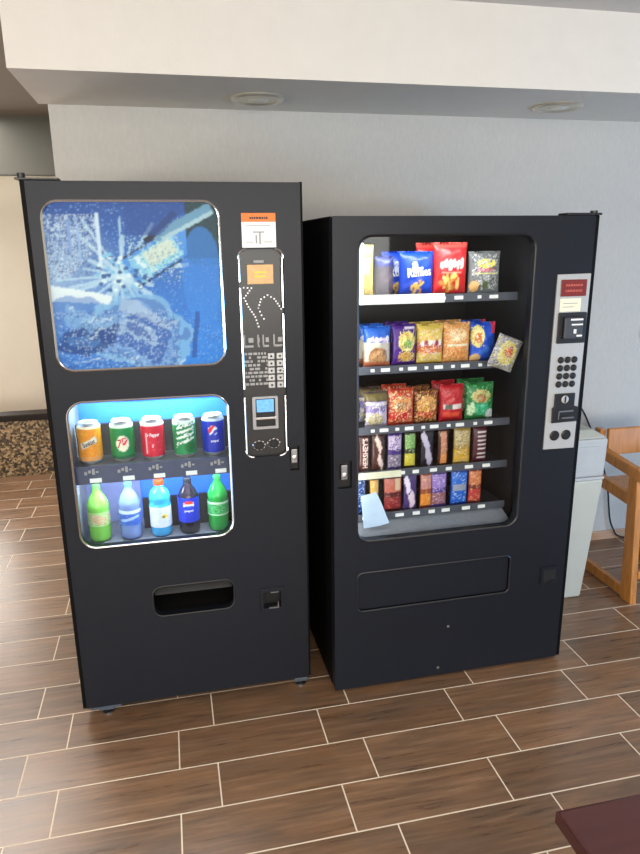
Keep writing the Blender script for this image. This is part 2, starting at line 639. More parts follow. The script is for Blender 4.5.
# hinge plates at the top left
h = MB(LO); h.box(-0.022, 0.105, -0.004, 0.05, LH, LH + 0.006, 0.001); h.lathe([(0.012, 0), (0.012, 0.016)], 14, (-0.004, 0.012, LH + 0.004))
h.build('hinge', M['black_plastic'], L)

# splash poster, backlit
def splash():
    W, H = 190, 184
    k = Ink(W, H, (62, 110, 196))
    s, t = k.s, k.t
    top, bot = np.array(S(38, 86, 162)[:3]), np.array(S(72, 152, 238)[:3])
    g = np.clip(1.25 - t * 1.1 - 0.15 * (1 - s), 0, 1)[..., None]
    k.a = top * (1 - g) + bot * g
    k.speck(0, 1, 0, 1, [(150, 190, 240), (70, 110, 200)], 0.05)
    # pale burst at the left
    d = np.hypot((s - 0.0) * 1.0, (t - 0.55) * 1.25)
    k.put(np.clip(0.62 - d * 1.25, 0, 1) * (0.6 + 0.4 * rng.rand(H, W)), (206, 220, 238), 1.3)
    # lace of white drops upper left
    k.put((s < 0.30) & (t > 0.55) & (t < 0.92) & (s + (0.92 - t) < 0.48) & (rng.rand(H, W) < 0.36), (216, 226, 244))
    k.put((s < 0.32) & (t > 0.55) & (t < 0.92) & (rng.rand(H, W) < 0.10), (44, 66, 128))
    # rays out of the burst
    for a in np.linspace(0, 2 * PI, 30):
        q = 0.10 + 0.30 * rng.rand()
        a += rng.rand() * 0.2
        k.band(0.41, 0.57, 0.41 + q * math.cos(a), 0.57 + q * math.sin(a), 0.006 + 0.006 * rng.rand(), (214, 236, 250), 0.7)
    k.band(0.0, 0.49, 0.34, 0.42, 0.030, (246, 248, 252))
    k.band(0.0, 0.45, 0.22, 0.43, 0.024, (240, 244, 252))
    k.band(0.30, 0.62, 0.30, 0.93, 0.010, (226, 236, 252))
    k.band(0.19, 0.64, 0.19, 0.86, 0.006, (170, 196, 236))
    k.band(0.14, 0.70, 0.14, 0.88, 0.006, (150, 176, 226))
    # tilted bottle, neck at the top right
    k.band(0.46, 0.58, 0.93, 0.86, 0.098, (28, 62, 104))
    k.band(0.46, 0.58, 0.92, 0.855, 0.086, (98, 164, 236))
    k.band(0.50, 0.60, 0.74, 0.745, 0.070, (170, 222, 240))
    k.band(0.56, 0.65, 0.72, 0.745, 0.046, (228, 232, 218))
    k.speck(0.46, 0.78, 0.52, 0.80, [(236, 244, 240), (70, 140, 190)], 0.10)
    k.put((s > 0.80) & (t > 0.66) & (t - 0.66 < 0.34) & (s + t > 1.46), (34, 66, 86))
    k.put((s > 0.80) & (t > 0.62) & (s + t > 1.46) & (rng.rand(H, W) < 0.35), (30, 92, 92))
    k.band(0.62, 0.79, 0.95, 0.955, 0.030, (126, 170, 200))
    k.band(0.66, 0.775, 0.96, 0.93, 0.012, (190, 214, 226))
    k.band(0.56, 0.76, 0.74, 0.93, 0.018, (30, 44, 70))
    k.put((s < 0.80) & (t > 0.80) & (t - s > 0.15) & (s > 0.45), (42, 90, 166), 0.7)
    # foam where the bottle meets the burst
    for i in range(70):
        a = rng.rand() * 2 * PI; q = 0.13 * rng.rand() ** .5
        k.ell(0.41 + q * math.cos(a) * 1.1, 0.58 + q * math.sin(a), .014, .012, [(236, 246, 252), (150, 206, 240), (60, 110, 170)][i % 3])
    # swirling water at the bottom, its outlines warped by smooth noise
    def smooth(n, amp):
        g = rng.rand(n + 2, n + 2) * 2 - 1
        x, y = s * n, t * n
        i0, j0 = np.minimum(x.astype(int), n), np.minimum(y.astype(int), n)
        fx, fy = x - i0, y - j0
        fx, fy = fx * fx * (3 - 2 * fx), fy * fy * (3 - 2 * fy)
        return amp * ((g[j0, i0] * (1 - fx) + g[j0, i0 + 1] * fx) * (1 - fy) + (g[j0 + 1, i0] * (1 - fx) + g[j0 + 1, i0 + 1] * fx) * fy)
    s0, t0 = k.s, k.t
    k.s = s0 + smooth(5, .07) + smooth(14, .03) + smooth(34, .014)
    k.t = t0 + smooth(5, .06) + smooth(14, .03) + smooth(34, .014)
    k.put((k.t < .42) & (k.s < .74) & (k.s + k.t < 1.02), (90, 140, 210), .6)
    for rs, rt, c in [(.30, .25, (160, 205, 240)), (.27, .21, (90, 132, 204)), (.24, .17, (150, 186, 236)), (.21, .13, (52, 100, 186)), (.15, .07, (196, 216, 240)), (.10, .04, (50, 96, 180))]:
        k.ell(.50, .20, rs, rt, c, .7, -.42)
    k.ell(.22, .21, .17, .10, (34, 78, 146), .8, .1)
    k.ell(.20, .22, .10, .04, (90, 140, 200), .8, .1)
    k.band(.38, .42, .72, .22, .03, (206, 218, 238), .6)
    k.band(.05, .36, .40, .30, .03, (150, 190, 232), .7)
    for q in range(26):
        a, b = rng.rand() * .7, rng.rand() * .38
        k.band(a, b, a + .05 + .06 * rng.rand(), b - .03 + .06 * rng.rand(), .004, [(226, 236, 250), (40, 76, 160)][q % 2], .7)
    k.s, k.t = s0, t0
    k.speck(0.0, 0.72, 0.0, 0.36, [(206, 222, 246), (54, 88, 170)], 0.09)
    k.ell(0.88, 0.55, 0.12, 0.30, (74, 154, 238), 0.6)
    k.band(0.80, 0.05, 0.84, 0.34, 0.014, (60, 112, 190))
    k.put((np.minimum(np.minimum(s, 1 - s), np.minimum(t, 1 - t)) < 0.012), (190, 214, 240), .5)
    k.a = np.clip(k.a, 0, 1) ** 1.15 * np.array([.92, 1.06, 1.02])
    for _ in range(1):
        b = np.pad(k.a, ((1, 1), (1, 1), (0, 0)), mode='edge')
        k.a = (4 * b[1:-1, 1:-1] + b[:-2, 1:-1] + b[2:, 1:-1] + b[1:-1, :-2] + b[1:-1, 2:]) / 8
    return k


pk = splash()
nx, nz = 150, 146
V, F, C_ = [], [], []
for j in range(nz + 1):
    for i in range(nx + 1):
        V.append((0.039 + 0.555 * i / nx + LO[0], 0.014 + LO[1], 1.341 + 0.543 * j / nz))
        C_.append(pk.at(i / nx, j / nz))
for j in range(nz):
    for i in range(nx):
        a = j * (nx + 1) + i
        F.append((a, a + 1, a + nx + 2, a + nx + 1))
b0 = len(V)
V += [(0.039 + LO[0], 0.022 + LO[1], 1.341), (0.594 + LO[0], 0.022 + LO[1], 1.341), (0.594 + LO[0], 0.022 + LO[1], 1.884), (0.039 + LO[0], 0.022 + LO[1], 1.884)]
C_ += [pk.at(.5, .5)] * 4
F.append((b0 + 3, b0 + 2, b0 + 1, b0))
me = bpy.data.meshes.new('poster'); me.from_pydata(V, [], F); ink_attr(me, C_)
po = link('poster', me, M['poster'], L); po['label'] = 'blue backlit poster of a bottle in a splash of water'
rail(MB(LO), poster_l, -0.001, 0.004).build('poster_trim', M['chrome'], L, smooth=True)
rail(MB(LO), show_l, -0.001, 0.004).build('window_trim', M['chrome'], L, smooth=True)
MB(LO).prism(rrect(0.046, 0.594, 0.700, 1.242, 0.055, 8), 0.020, 0.025).build('window_pane', M['pane'], L)

# showcase behind the lower window
s_ = MB(LO)
s_.box(0.036, 0.046, 0.036, 0.30, 0.672, 1.262); s_.box(0.604, 0.614, 0.036, 0.30, 0.672, 1.262)
s_.box(0.046, 0.604, 0.036, 0.30, 1.252, 1.262); s_.box(0.046, 0.604, 0.036, 0.30, 0.672, 0.682)
s_.build('showcase_liner', M['grey_metal'], L)
MB(LO).box(0.036, 0.614, 0.30, 0.31, 0.672, 1.262).build('showcase_back', M['blue_back'], L)
MB(LO).box(0.046, 0.250, 0.288, 0.296, 0.684, 0.960).build('grey_backdrop', M['lavender_back'], L)
MB(LO).box(0.046, 0.604, 0.185, 0.20, 0.99, 1.113).build('divider_panel', M['liner'], L)
for a, b in ((0.36, 0.41), (0.455, 0.512), (0.26, 0.30), (0.575, 0.604)):
    MB(LO).box(a, b, 0.19, 0.205, 0.682, 0.805).build('divider_panel', M['liner'], L)
MB(LO).box(0.046, 0.604, 0.055, 0.285, 0.985, 0.991).build('can_shelf', M['steel'], L)
ps = MB(LO); ps.hexa([(0.046, 0.050, 0.928), (0.604, 0.050, 0.928), (0.604, 0.056, 0.928), (0.046, 0.056, 0.928), (0.046, 0.048, 0.993), (0.604, 0.048, 0.993), (0.604, 0.056, 0.993), (0.046, 0.056, 0.993)])
ps.build('price_strip', M['shelf_strip'], L)
CU = [0.100, 0.213, 0.320, 0.434, 0.540]
BU = [0.104, 0.216, 0.327, 0.432, 0.543]
for u in CU:
    MB(LO).box(u - 0.004, u + 0.036, 0.0450, 0.0495, 0.934, 0.949).build('price_label', M['white'], L)
    q = MB(LO)
    for k in range(4):
        q.box(u - 0.02 + 0.013 * k, u - 0.011 + 0.013 * k, 0.0455, 0.0495, 0.964 + 0.006 * (k % 2), 0.975 + 0.005 * (k % 3))
    q.build('product_mark', M['grey_ink'], L)
MB(LO).tube([(0.20, 0.262, 1.196), (0.596, 0.262, 1.196)], 0.012, 12).build('lamp_tube', M['tube'], L, smooth=True)

# selection and payment panel
MB(LO).box(0.640, 0.806, 0.018, 0.034, 0.990, 1.733).build('control_panel', M['black_plastic'], L)
pt = MB(LO)
for seg in (((0.650, 1.700), (0.650, 1.62)), ((0.797, 1.700), (0.797, 1.53)), ((0.650, 1.60), (0.650, 1.25)), ((0.797, 1.51), (0.797, 1.25)), ((0.650, 1.22), (0.650, 1.02)), ((0.797, 1.22), (0.797, 1.02))):
    pt.tube([(seg[0][0], 0.004, seg[0][1]), (seg[1][0], 0.004, seg[1][1])], 0.0035, 6)
for lp in (panel_l[0:7], panel_l[7:14], panel_l[14:21], panel_l[21:28]):
    pt.tube([(x, 0.002, z) for x, z in lp], 0.0035, 6)
pt.build('panel_trim', M['chrome'], L, smooth=True)
MB(LO).box(0.677, 0.767, 0.012, 0.018, 1.611, 1.676, 0.002).build('tan_card', M['tan_card'], L)
q = MB(LO); q.box(0.700, 0.744, 0.0105, 0.012, 1.648, 1.653); q.box(0.700, 0.740, 0.0105, 0.012, 1.634, 1.639); q.build('card_print', M['yellow_ink'], L)
MB(LO).box(0.700, 0.735, 0.012, 0.018, 1.682, 1.690).build('panel_mark', M['grey_ink'], L)
# dotted outline of a hand with a card
hand = []
path = [(0.664, 1.600), (0.690, 1.598), (0.664, 1.565), (0.678, 1.535), (0.700, 1.500), (0.714, 1.455)]
path2 = [(0.712, 1.530), (0.722, 1.560), (0.745, 1.573), (0.768, 1.560), (0.785, 1.535), (0.797, 1.515)]
path3 = [(0.712, 1.530), (0.722, 1.505), (0.738, 1.480)]
hm = MB(LO)
for pth in (path, path2, path3):
    for (a, b), (e, f) in zip(pth, pth[1:]):
        n = max(2, int(math.hypot(e - a, f - b) / 0.010))
        for i in range(n):
            x, z = a + (e - a) * i / n, b + (f - b) * i / n
            hm.box(x - 0.0026, x + 0.0026, 0.0155, 0.018, z - 0.0026, z + 0.0026)
hm.build('hand_diagram', M['white_ink'], L)
# selection chart: icons, printed list, two columns of keys
ic = MB(LO)
for x0, x1 in ((0.656, 0.690), (0.704, 0.712), (0.722, 0.744), (0.760, 0.792)):
    ic.box(x0, x1, 0.013, 0.018, 1.395, 1.402); ic.box(x0, x0 + 0.005, 0.013, 0.018, 1.395, 1.438); ic.box((x0 + x1) / 2, x1, 0.013, 0.018, 1.412, 1.428)
ic.build('selection_icon', M['grey_ink'], L)
tx = MB(LO)
for r in range(9):
    z = 1.372 - r * 0.0135
    x = 0.657
    while x < 0.737:
        w = random.uniform(0.006, 0.018)
        if random.random() < 0.62 or r in (5, 6, 8):
            tx.box(x, min(x + w, 0.738), 0.0150, 0.018, z - 0.004, z + 0.004)
        x += w + 0.004
tx.build('instruction_print', M['grey_ink'], L)
for cx in (0.750, 0.781):
    for r in range(5):
        z = 1.362 - r * 0.0258
        b = MB(LO).box(cx - 0.012, cx + 0.012, 0.008, 0.018, z - 0.0112, z + 0.0112, 0.0025).build('selection_button', M['silver_panel'], L)
        MB(LO).lathe([(0.004, 0), (0.004, 0.002)], 10, (cx, 0.0085, z), 'y').build('button_dot', M['black_ink'], b)
# bill reader with its small screen
br = MB(LO); br.prism(rrect(0.676, 0.768, 1.100, 1.220, 0.004, 2), 0.002, 0.018, [rrect(0.688, 0.758, 1.110, 1.212, 0.003, 2)])
br = br.build('bill_reader', M['steel'], L)
MB(LO).box(0.684, 0.762, 0.012, 0.018, 1.108, 1.214).build('reader_mouth', M['void'], br)
MB(LO).box(0.692, 0.754, 0.006, 0.012, 1.162, 1.208, 0.001).build('screen', M['lcd'], br)
MB(LO).box(0.686, 0.762, 0.000, 0.012, 1.136, 1.144, 0.001).build('reader_lip', M['chrome'], br)
# coin insert and return rings
for cx, cz in ((0.697, 1.036), (0.751, 1.040)):
    rg = MB(LO)
    for i in range(9):
        a0 = 2 * PI * i / 9
        rg.tube([(cx + 0.022 * math.cos(a0 + k * .12), 0.0155, cz + 0.018 * math.sin(a0 + k * .12)) for k in range(4)], 0.0022, 5)
    rg = rg.build('coin_ring', M['chrome'], L)
    MB(LO).lathe([(0.014, 0), (0.014, 0.004), (0.011, 0.006)], 18, (cx, 0.018, cz), 'y').build('coin_button', M['void'], rg)
# notice sticker
st = MB(LO).box(0.663, 0.777, -0.0016, 0.0, 1.732, 1.842).build('notice_sticker', M['white'], L)
MB(LO).box(0.663, 0.777, -0.0026, -0.0016, 1.814, 1.842).build('sticker_header', M['orange_card'], st)
q = MB(LO)
x = 0.690
while x < 0.750:
    w = random.uniform(0.004, 0.010); q.box(x, x + w, -0.0034, -0.0026, 1.823, 1.830); x += w + 0.002
q.build('header_print', M['black_ink'], st)
q = MB(LO)
q.box(0.708, 0.714, -0.0024, -0.0016, 1.745, 1.772); q.box(0.720, 0.726, -0.0024, -0.0016, 1.742, 1.780); q.box(0.700, 0.738, -0.0024, -0.0016, 1.779, 1.784)
q.box(0.676, 0.700, -0.0024, -0.0016, 1.748, 1.751); q.box(0.736, 0.764, -0.0024, -0.0016, 1.748, 1.751); q.box(0.676, 0.760, -0.0024, -0.0016, 1.800, 1.803)
q.build('sticker_print', M['grey_ink'], st)
# door lock
MB(LO).box(0.800, 0.846, 0.022, 0.034, 0.925, 1.040).build('lock_recess', M['void'], L)
lk = MB(LO).box(0.812, 0.836, 0.002, 0.022, 0.962, 1.016, 0.003).build('lock_handle', M['steel'], L)
MB(LO).lathe([(0.008, 0), (0.008, 0.005), (0.004, 0.006)], 14, (0.824, 0.004, 0.985), 'y').build('lock_cylinder', M['chrome'], lk)
# delivery slot: recess box and flap
r_ = MB(LO)
r_.box(0.270, 0.590, 0.22, 0.23, 0.39, 0.535); r_.box(0.262, 0.270, 0.035, 0.23, 0.39, 0.535); r_.box(0.590, 0.598, 0.035, 0.23, 0.39, 0.535)
r_.box(0.262, 0.598, 0.035, 0.23, 0.535, 0.543); r_.box(0.262, 0.598, 0.035, 0.23, 0.382, 0.390)
r_.build('delivery_recess', M['void'], L)
f_ = MB(LO); f_.hexa([(0.285, 0.040, 0.470), (0.574, 0.040, 0.470), (0.574, 0.046, 0.470), (0.285, 0.046, 0.470), (0.285, 0.075, 0.522), (0.574, 0.075, 0.522), (0.574, 0.081, 0.522), (0.285, 0.081, 0.522)])
f_.build('delivery_flap', M['void'], L)
rail(MB(LO), slot_l, 0.0, 0.004).build('slot_rim', M['gasket'], L, smooth=True)
# coin return cup
cr = MB(LO); cr.prism(rrect(0.676, 0.772, 0.366, 0.468, 0.005, 2), -0.005, 0.0, [coin_l]); cr = cr.build('coin_return', M['black'], L, bevel=0.001)
MB(LO).box(0.684, 0.764, 0.036, 0.046, 0.376, 0.458).build('coin_cup', M['void'], cr)
q = MB(LO); q.box(0.718, 0.748, -0.008, -0.002, 0.449, 0.453); q.build('cup_lip', M['steel'], cr)
q = MB(LO); q.box(0.710, 0.748, -0.010, -0.002, 0.384, 0.389); q.box(0.7435, 0.7475, -0.0085, -0.002, 0.388, 0.408); q.build('cup_lip', M['steel'], cr)
# feet
for x in (0.016, 0.775):
    for y in (0.02, 0.72):
        f = MB(LO)
        if x < 0.1:
            f.box(x, x + 0.112, y - 0.012, y + 0.10, 0.034, 0.052, 0.003)
        f = f.box(x + 0.03, x + 0.085, y - .008, y + 0.06, 0.024, 0.040, 0.002)
        f = f.build('foot', M['foot_metal'], L)
        MB(LO).lathe([(0.001, 0.0), (0.022, 0.0), (0.022, 0.007), (0.009, 0.012), (0.008, 0.035), (0.001, 0.035)], 16, (x + 0.058, y + 0.018, 0)).build('leveller', M['steel'], f, smooth=True)


# ------------------------------------------------------------------ cans and bottles
def can(name_label, ink, letter=None, pos=None, rim=(215, 216, 218)):
    root = thing('soda_can', pos, LPHI, name_label, 'can', 'display cans')
    R_, H_ = 0.0415, 0.150
    n, nz = 56, 30
    prof = [(0.026, 0.0), (0.031, 0.002), (R_ * 0.97, 0.012), (R_, 0.018)]
    V, F, C_ = [], [], []
    zs = [0.012] + list(np.linspace(0.018, 0.132, nz)) + [0.1385]
    for k, z in enumerate(zs):
        r = R_ * (0.96 if k == 0 else 0.93 if k == len(zs) - 1 else 1)
        for j in range(n):
            a = 2 * PI * j / n - PI / 2
            V.append((r * math.cos(a), r * math.sin(a), z))
            aa = ((2 * PI * j / n + PI) % (2 * PI)) - PI      # 0 at the front
            C_.append(ink.at(0.5 + aa / PI, (z - 0.012) / 0.127))
    for k in range(len(zs) - 1):
        for j in range(n):
            F.append((k * n + j, k * n + (j + 1) % n, (k + 1) * n + (j + 1) % n, (k + 1) * n + j))
    me = bpy.data.meshes.new('body'); me.from_pydata(V, [], F); ink_attr(me, C_)
    link('body', me, M['can'], root, smooth=True)
    MB().lathe([(0.001, 0.004), (0.028, 0.002), (0.031, 0.0), (0.034, 0.001), (R_ * .96, 0.012)], 40).build('base', M['alu'], root, smooth=True)
    lid = MB().lathe([(R_ * .93, 0.1385), (0.034, 0.146), (0.0345, 0.149), (0.033, 0.150), (0.0315, 0.147), (0.001, 0.1465)], 40).build('lid', M['alu'], root, smooth=True)
    MB().box(-0.007, 0.007, -0.018, 0.004, 0.1472, 0.1485, 0.0005).build('pull_tab', M['steel'], lid)

    def wrap(u, v):
        a = u / R_ - PI / 2
        return ((R_ + 0.0007) * math.cos(a), (R_ + 0.0007) * math.sin(a), v)
    for args in (letter or []):
        s, w, hh, a, m, rot = args[:6]
        lettering(s, w, hh, wrap, m, root, rot=rot, at=a, fat=0.02, shear=args[6] if len(args) > 6 else 0)
    return root


cy, cz = 0.120, 0.991
k = Ink(60, 60, (240, 150, 40)).speck(0, 1, 0, 1, [(250, 176, 60)], .12).rect(0, 1, .93, 1, (250, 230, 190))
k.band(0.28, 0.42, 0.72, 0.62, .085, (232, 222, 206)); k.rect(0, 1, 0, .14, (232, 160, 92))
can('orange soda can with a slanted white band, leftmost of the display cans', k,
    [('Sunkist', .046, .017, (0.0, 0.078), M['black_ink'], 0.36, .2)], atL(CU[0], cy, cz))
k = Ink(60, 60, (16, 130, 66)).ell(.52, .45, .17, .24, (236, 232, 206)).rect(0, 1, .9, 1, (216, 236, 214)).ell(.57, .52, .075, .11, (222, 40, 40)).rect(0, 1, 0, .08, (20, 96, 60))
can('dark green soda can with a red dot on a cream patch, second from left', k,
    [('7', .016, .032, (-0.007, 0.070), M['red_ink'], 0, .1), ('UP', .016, .013, (0.007, 0.079), M['white_ink'], 0.2)], atL(CU[1], cy, cz))
k = Ink(60, 60, (206, 30, 56)).rect(0, 1, .90, 1, (240, 226, 228)).speck(0.1, .9, .1, .5, [(228, 84, 96)], .06).ell(.5, .32, .03, .06, (240, 200, 206)).band(.33, .1, .33, .6, .012, (240, 200, 206))
can('red soda can with white lettering, middle of the display cans', k,
    [('Dr Pepper', .052, .018, (0.0, 0.092), M['white_ink'], 0.0, .1)], atL(CU[2], cy, cz))
k = Ink(60, 60, (28, 140, 78)).rect(0, 1, .86, 1, (206, 232, 214))
for q in range(4):
    k.band(.22 + .02 * q, .30 + .16 * q, .80, .48 + .15 * q, .035, (226, 238, 230))
k.speck(.2, .8, .2, .95, [(240, 244, 240), (20, 100, 60)], .10)
k.ell(.66, .2, .2, .14, (20, 110, 60))
can('green and white striped soda can, second from right on the can shelf', k, None, atL(CU[3], cy, cz))
k = Ink(60, 60, (22, 48, 176)).rect(0, 1, .93, 1, (196, 216, 240)).ell(.47, .66, .135, .15, (240, 240, 244))
m_ = ((k.s - .47) / .135) ** 2 + ((k.t - .66) / .15) ** 2 <= .86
k.put(m_ & (k.t > .68 + .10 * np.sin((k.s - .47) * 14)), (222, 44, 52)); k.put(m_ & (k.t < .61 + .08 * np.sin((k.s - .47) * 14)), (30, 70, 200))
can('blue cola can with a round red, white and blue emblem, rightmost can', k,
    [('pepsi', .028, .012, (0.002, 0.055), M['white_ink'], 0, 0)], atL(CU[4], cy, cz))


def bottle_mat(name, c, trans=0.3):
    return mat(name, S(*c), 0.12, var=0.05, trans=trans, spec=0.5)


def bottle(label, body_c, cap_c, ink, lab, pos, letters=None, prof=None, trans=0.3, H_=0.245, cr=0.0145):
    root = thing('drink_bottle', pos, LPHI, label, 'bottle', 'display bottles')
    root.scale = (1, 1, 0.89)
    R_ = 0.0335 * 1.18
    body = bottle_mat('bottle_plastic', body_c, trans)
    prof = prof or [(0.001, 0.004), (0.020, 0.0), (0.029, 0.004), (0.0335, 0.016), (0.0325, 0.045), (0.0335, 0.055), (0.0335, 0.125), (0.0318, 0.135), (0.0335, 0.148), (0.0325, 0.165), (0.024, 0.192), (0.014, 0.212), (0.0125, 0.224), (0.0125, 0.230)]
    prof = [(a * 1.18, b) for a, b in prof]
    MB().lathe(prof, 36).build('body', body, root, smooth=True, angle=60)
    MB().lathe([(0.0160, 0.212), (0.0160, 0.216), (0.0125, 0.217)], 24).build('neck_ring', body, root, smooth=True)
    cp = MB()
    cp.lathe([(cr - .0003, 0.224), (cr, 0.226), (cr, H_ - 0.003), (cr - .0015, H_), (0.001, H_)], 24)
    for i in range(16):
        a = 2 * PI * i / 16
        cp.box(cr * math.cos(a) - .0008, cr * math.cos(a) + .0008, cr * math.sin(a) - .0008, cr * math.sin(a) + .0008, 0.227, H_ - .004)
    cp.build('cap', mat('cap_plastic', S(*cap_c), 0.4), root, smooth=True)
    z0, z1 = lab
    n, nz = 56, 30
    V, F, C_ = [], [], []
    for kz in range(nz + 1):
        for j in range(n):
            a = 2 * PI * j / n - PI / 2
            V.append(((R_ + .0008) * math.cos(a), (R_ + .0008) * math.sin(a), z0 + (z1 - z0) * kz / nz))
            aa = ((2 * PI * j / n + PI) % (2 * PI)) - PI
            C_.append(ink.at(0.5 + aa / PI, kz / nz))
    for kz in range(nz):
        for j in range(n):
            F.append((kz * n + j, kz * n + (j + 1) % n, (kz + 1) * n + (j + 1) % n, (kz + 1) * n + j))
    me = bpy.data.meshes.new('wrapper'); me.from_pydata(V, [], F); ink_attr(me, C_)
    link('wrapper', me, M['bag'], root, smooth=True)

    def wrap(u, v):
        a = u / R_ - PI / 2
        return ((R_ + 0.0016) * math.cos(a), (R_ + 0.0016) * math.sin(a), v)
    for s, w, hh, a, m, rot in (letters or []):
        lettering(s, w, hh, wrap, m, root, rot=rot, at=a, fat=0.02)
    return root


by, bz = 0.125, 0.682
k = Ink(50, 50, (150, 196, 130)).speck(0, 1, .1, .9, [(232, 214, 200), (214, 84, 84), (110, 180, 90)], .22).ell(.5, .5, .2, .3, (214, 160, 140), .6)
bottle('lime green soda bottle with a pink and white wrapper, leftmost bottle', (120, 196, 78), (84, 150, 76), k, (0.075, 0.135), atL(BU[0], by, bz), trans=.15)
k = Ink(50, 50, (46, 92, 186)).speck(0, 1, 0, 1, [(90, 130, 210), (30, 66, 150)], .15).rect(0, 1, .8, 1, (190, 206, 236)).band(.2, .3, .8, .6, .08, (150, 180, 230))
bottle('clear water bottle with a blue wrapper, second from left', (132, 160, 220), (70, 120, 120), k, (0.066, 0.132), atL(BU[1], by, bz), trans=.35)
k = Ink(50, 50, (196, 208, 232)).speck(0, 1, 0, 1, [(176, 194, 230), (216, 220, 240)], .2).ell(.62, .55, .10, .12, (230, 196, 60)).ell(.60, .53, .05, .07, (70, 120, 70))
bottle('light blue sports drink bottle with an orange cap, middle bottle', (54, 160, 222), (206, 62, 22), k, (0.045, 0.135), atL(BU[2], by, bz), trans=.12, cr=.0185,
       prof=[(0.001, 0.004), (0.024, 0.0), (0.031, 0.004), (0.0335, 0.014), (0.0335, 0.145), (0.0315, 0.152), (0.0335, 0.162), (0.0325, 0.180), (0.026, 0.200), (0.016, 0.212), (0.0135, 0.222), (0.0135, 0.230)])
k = Ink(50, 50, (24, 52, 196)).ell(.5, .74, .17, .17, (240, 240, 246))
m_ = ((k.s - .5) / .17) ** 2 + ((k.t - .74) / .17) ** 2 <= .85
k.put(m_ & (k.t > .75), (224, 60, 56)); k.put(m_ & (k.t < .69), (30, 80, 210))
bottle('cola bottle with a blue emblem wrapper and dark cap, fourth from left', (34, 30, 44), (30, 34, 46), k, (0.056, 0.165), atL(BU[3], by, bz),
       [('pepsi', .032, .013, (0.0, 0.108), M['white_ink'], 0)], trans=.1)
k = Ink(50, 50, (60, 168, 90)).speck(0, 1, 0, 1, [(120, 206, 140), (24, 110, 56)], .22).rect(0, 1, .85, 1, (190, 226, 196)).rect(0, 1, 0, .1, (190, 226, 196))
bottle('bright green soda bottle, rightmost on the bottle shelf', (36, 156, 66), (40, 150, 70), k, (0.075, 0.135), atL(BU[4], by, bz), trans=.15)

# ------------------------------------------------------------------ snack machine
R = thing('snack_vending_machine', atR(RW / 2, RD / 2, 0), RPHI,
          'black snack vending machine with a large window of five trays and a silver keypad strip', 'vending machine')
RO = (-RW / 2, -RD / 2, 0)
RH = 1.830
c = MB(RO)
c.box(0.0, 0.030, 0.041, RD, 0.018, RH)
c.box(RW - 0.018, RW, 0.004, RD, 0.018, RH)
c.box(0.030, RW - 0.018, RD - 0.02, RD, 0.018, RH)
c.box(0.030, RW - 0.018, 0.045, RD - 0.02, RH - 0.02, RH)
c.box(0.030, RW - 0.018, 0.045, RD - 0.02, 0.018, 0.035)
c.build('cabinet', M['black_side'], R, bevel=0.004)
win_r = rrect(0.090, 0.750, 0.652, 1.766, 0.050, 8)
tray_r = rrect(0.092, 0.733, 0.358, 0.522, 0.022, 6)
lock_r = rrect(0.016, 0.070, 0.872, 0.978, 0.004, 2)
d = MB(RO)
d.prism(rrect(0.001, RW - 0.0185, 0.018, RH - 0.001, 0.008, 3), 0.0, 0.040, [win_r, tray_r, lock_r])
d.build('door', M['black'], R, bevel=0.003)
rail(MB(RO), win_r, 0.0, 0.0045).build('window_trim', M['black_plastic'], R, smooth=True)
MB(RO).prism(rrect(0.084, 0.756, 0.646, 1.772, 0.05, 8), 0.022, 0.027).build('window_pane', M['pane'], R)
h = MB(RO); h.box(0.865, RW + 0.004, -0.002, 0.06, RH, RH + 0.008, 0.001); h.lathe([(0.013, 0), (0.013, 0.012)], 14, (RW - 0.02, 0.014, RH + 0.004))
h.build('hinge', M['black_plastic'], R)
# liner
i_ = MB(RO)
i_.box(0.066, 0.076, 0.042, 0.70, 0.585, 1.80); i_.box(0.066, 0.83, 0.70, 0.71, 0.585, 1.80)
i_.box(0.076, 0.83, 0.042, 0.70, 1.79, 1.80); i_.box(0.076, 0.83, 0.042, 0.70, 0.575, 0.585)
i_.build('liner', M['liner'], R)
MB(RO).box(0.815, 0.826, 0.042, 0.70, 0.585, 1.79).build('side_panel', M['dark_grey'], R)
MB(RO).hexa([(0.076, 0.046, 0.620), (0.760, 0.046, 0.620), (0.760, 0.046, 0.628), (0.076, 0.046, 0.628), (0.076, 0.135, 0.680), (0.745, 0.135, 0.680), (0.745, 0.135, 0.688), (0.076, 0.135, 0.688)]).build('chute', M['grey_metal'], R)
# silver payment strip
fp = MB(RO); fp.prism([(0.838, 0.960), (0.971, 0.958), (0.978, 1.626), (0.842, 1.624)], -0.006, 0.0)
fp.build('payment_panel', M['silver_panel'], R, bevel=0.0015)
dp = MB(RO).box(0.858, 0.962, -0.010, -0.006, 1.545, 1.605, 0.001).build('display', M['red_display'], R)
q = MB(RO)
for z in (1.585, 1.565):
    x = 0.876
    while x < 0.945:
        w = random.uniform(0.004, 0.009); q.box(x, x + w, -0.0112, -0.010, z - .004, z + .004); x += w + .003
q.build('display_digits', M['digit_red'], dp)
cc = MB(RO).box(0.859, 0.944, -0.0085, -0.006, 1.490, 1.537).build('instruction_card', M['cream_card'], R)
q = MB(RO); q.box(0.870, 0.930, -0.0095, -0.0085, 1.518, 1.521); q.box(0.870, 0.915, -0.0095, -0.0085, 1.505, 1.508); q.build('card_print', M['grey_ink'], cc)
bl = MB(RO); bl.prism(rrect(0.856, 0.972, 1.372, 1.486, 0.004, 2), -0.012, -0.006); bl = bl.build('bill_reader', M['black_plastic'], R, bevel=.001)
MB(RO).box(0.876, 0.955, -0.022, -0.012, 1.388, 1.470, 0.006).build('reader_hood', M['dark_grey'], bl)
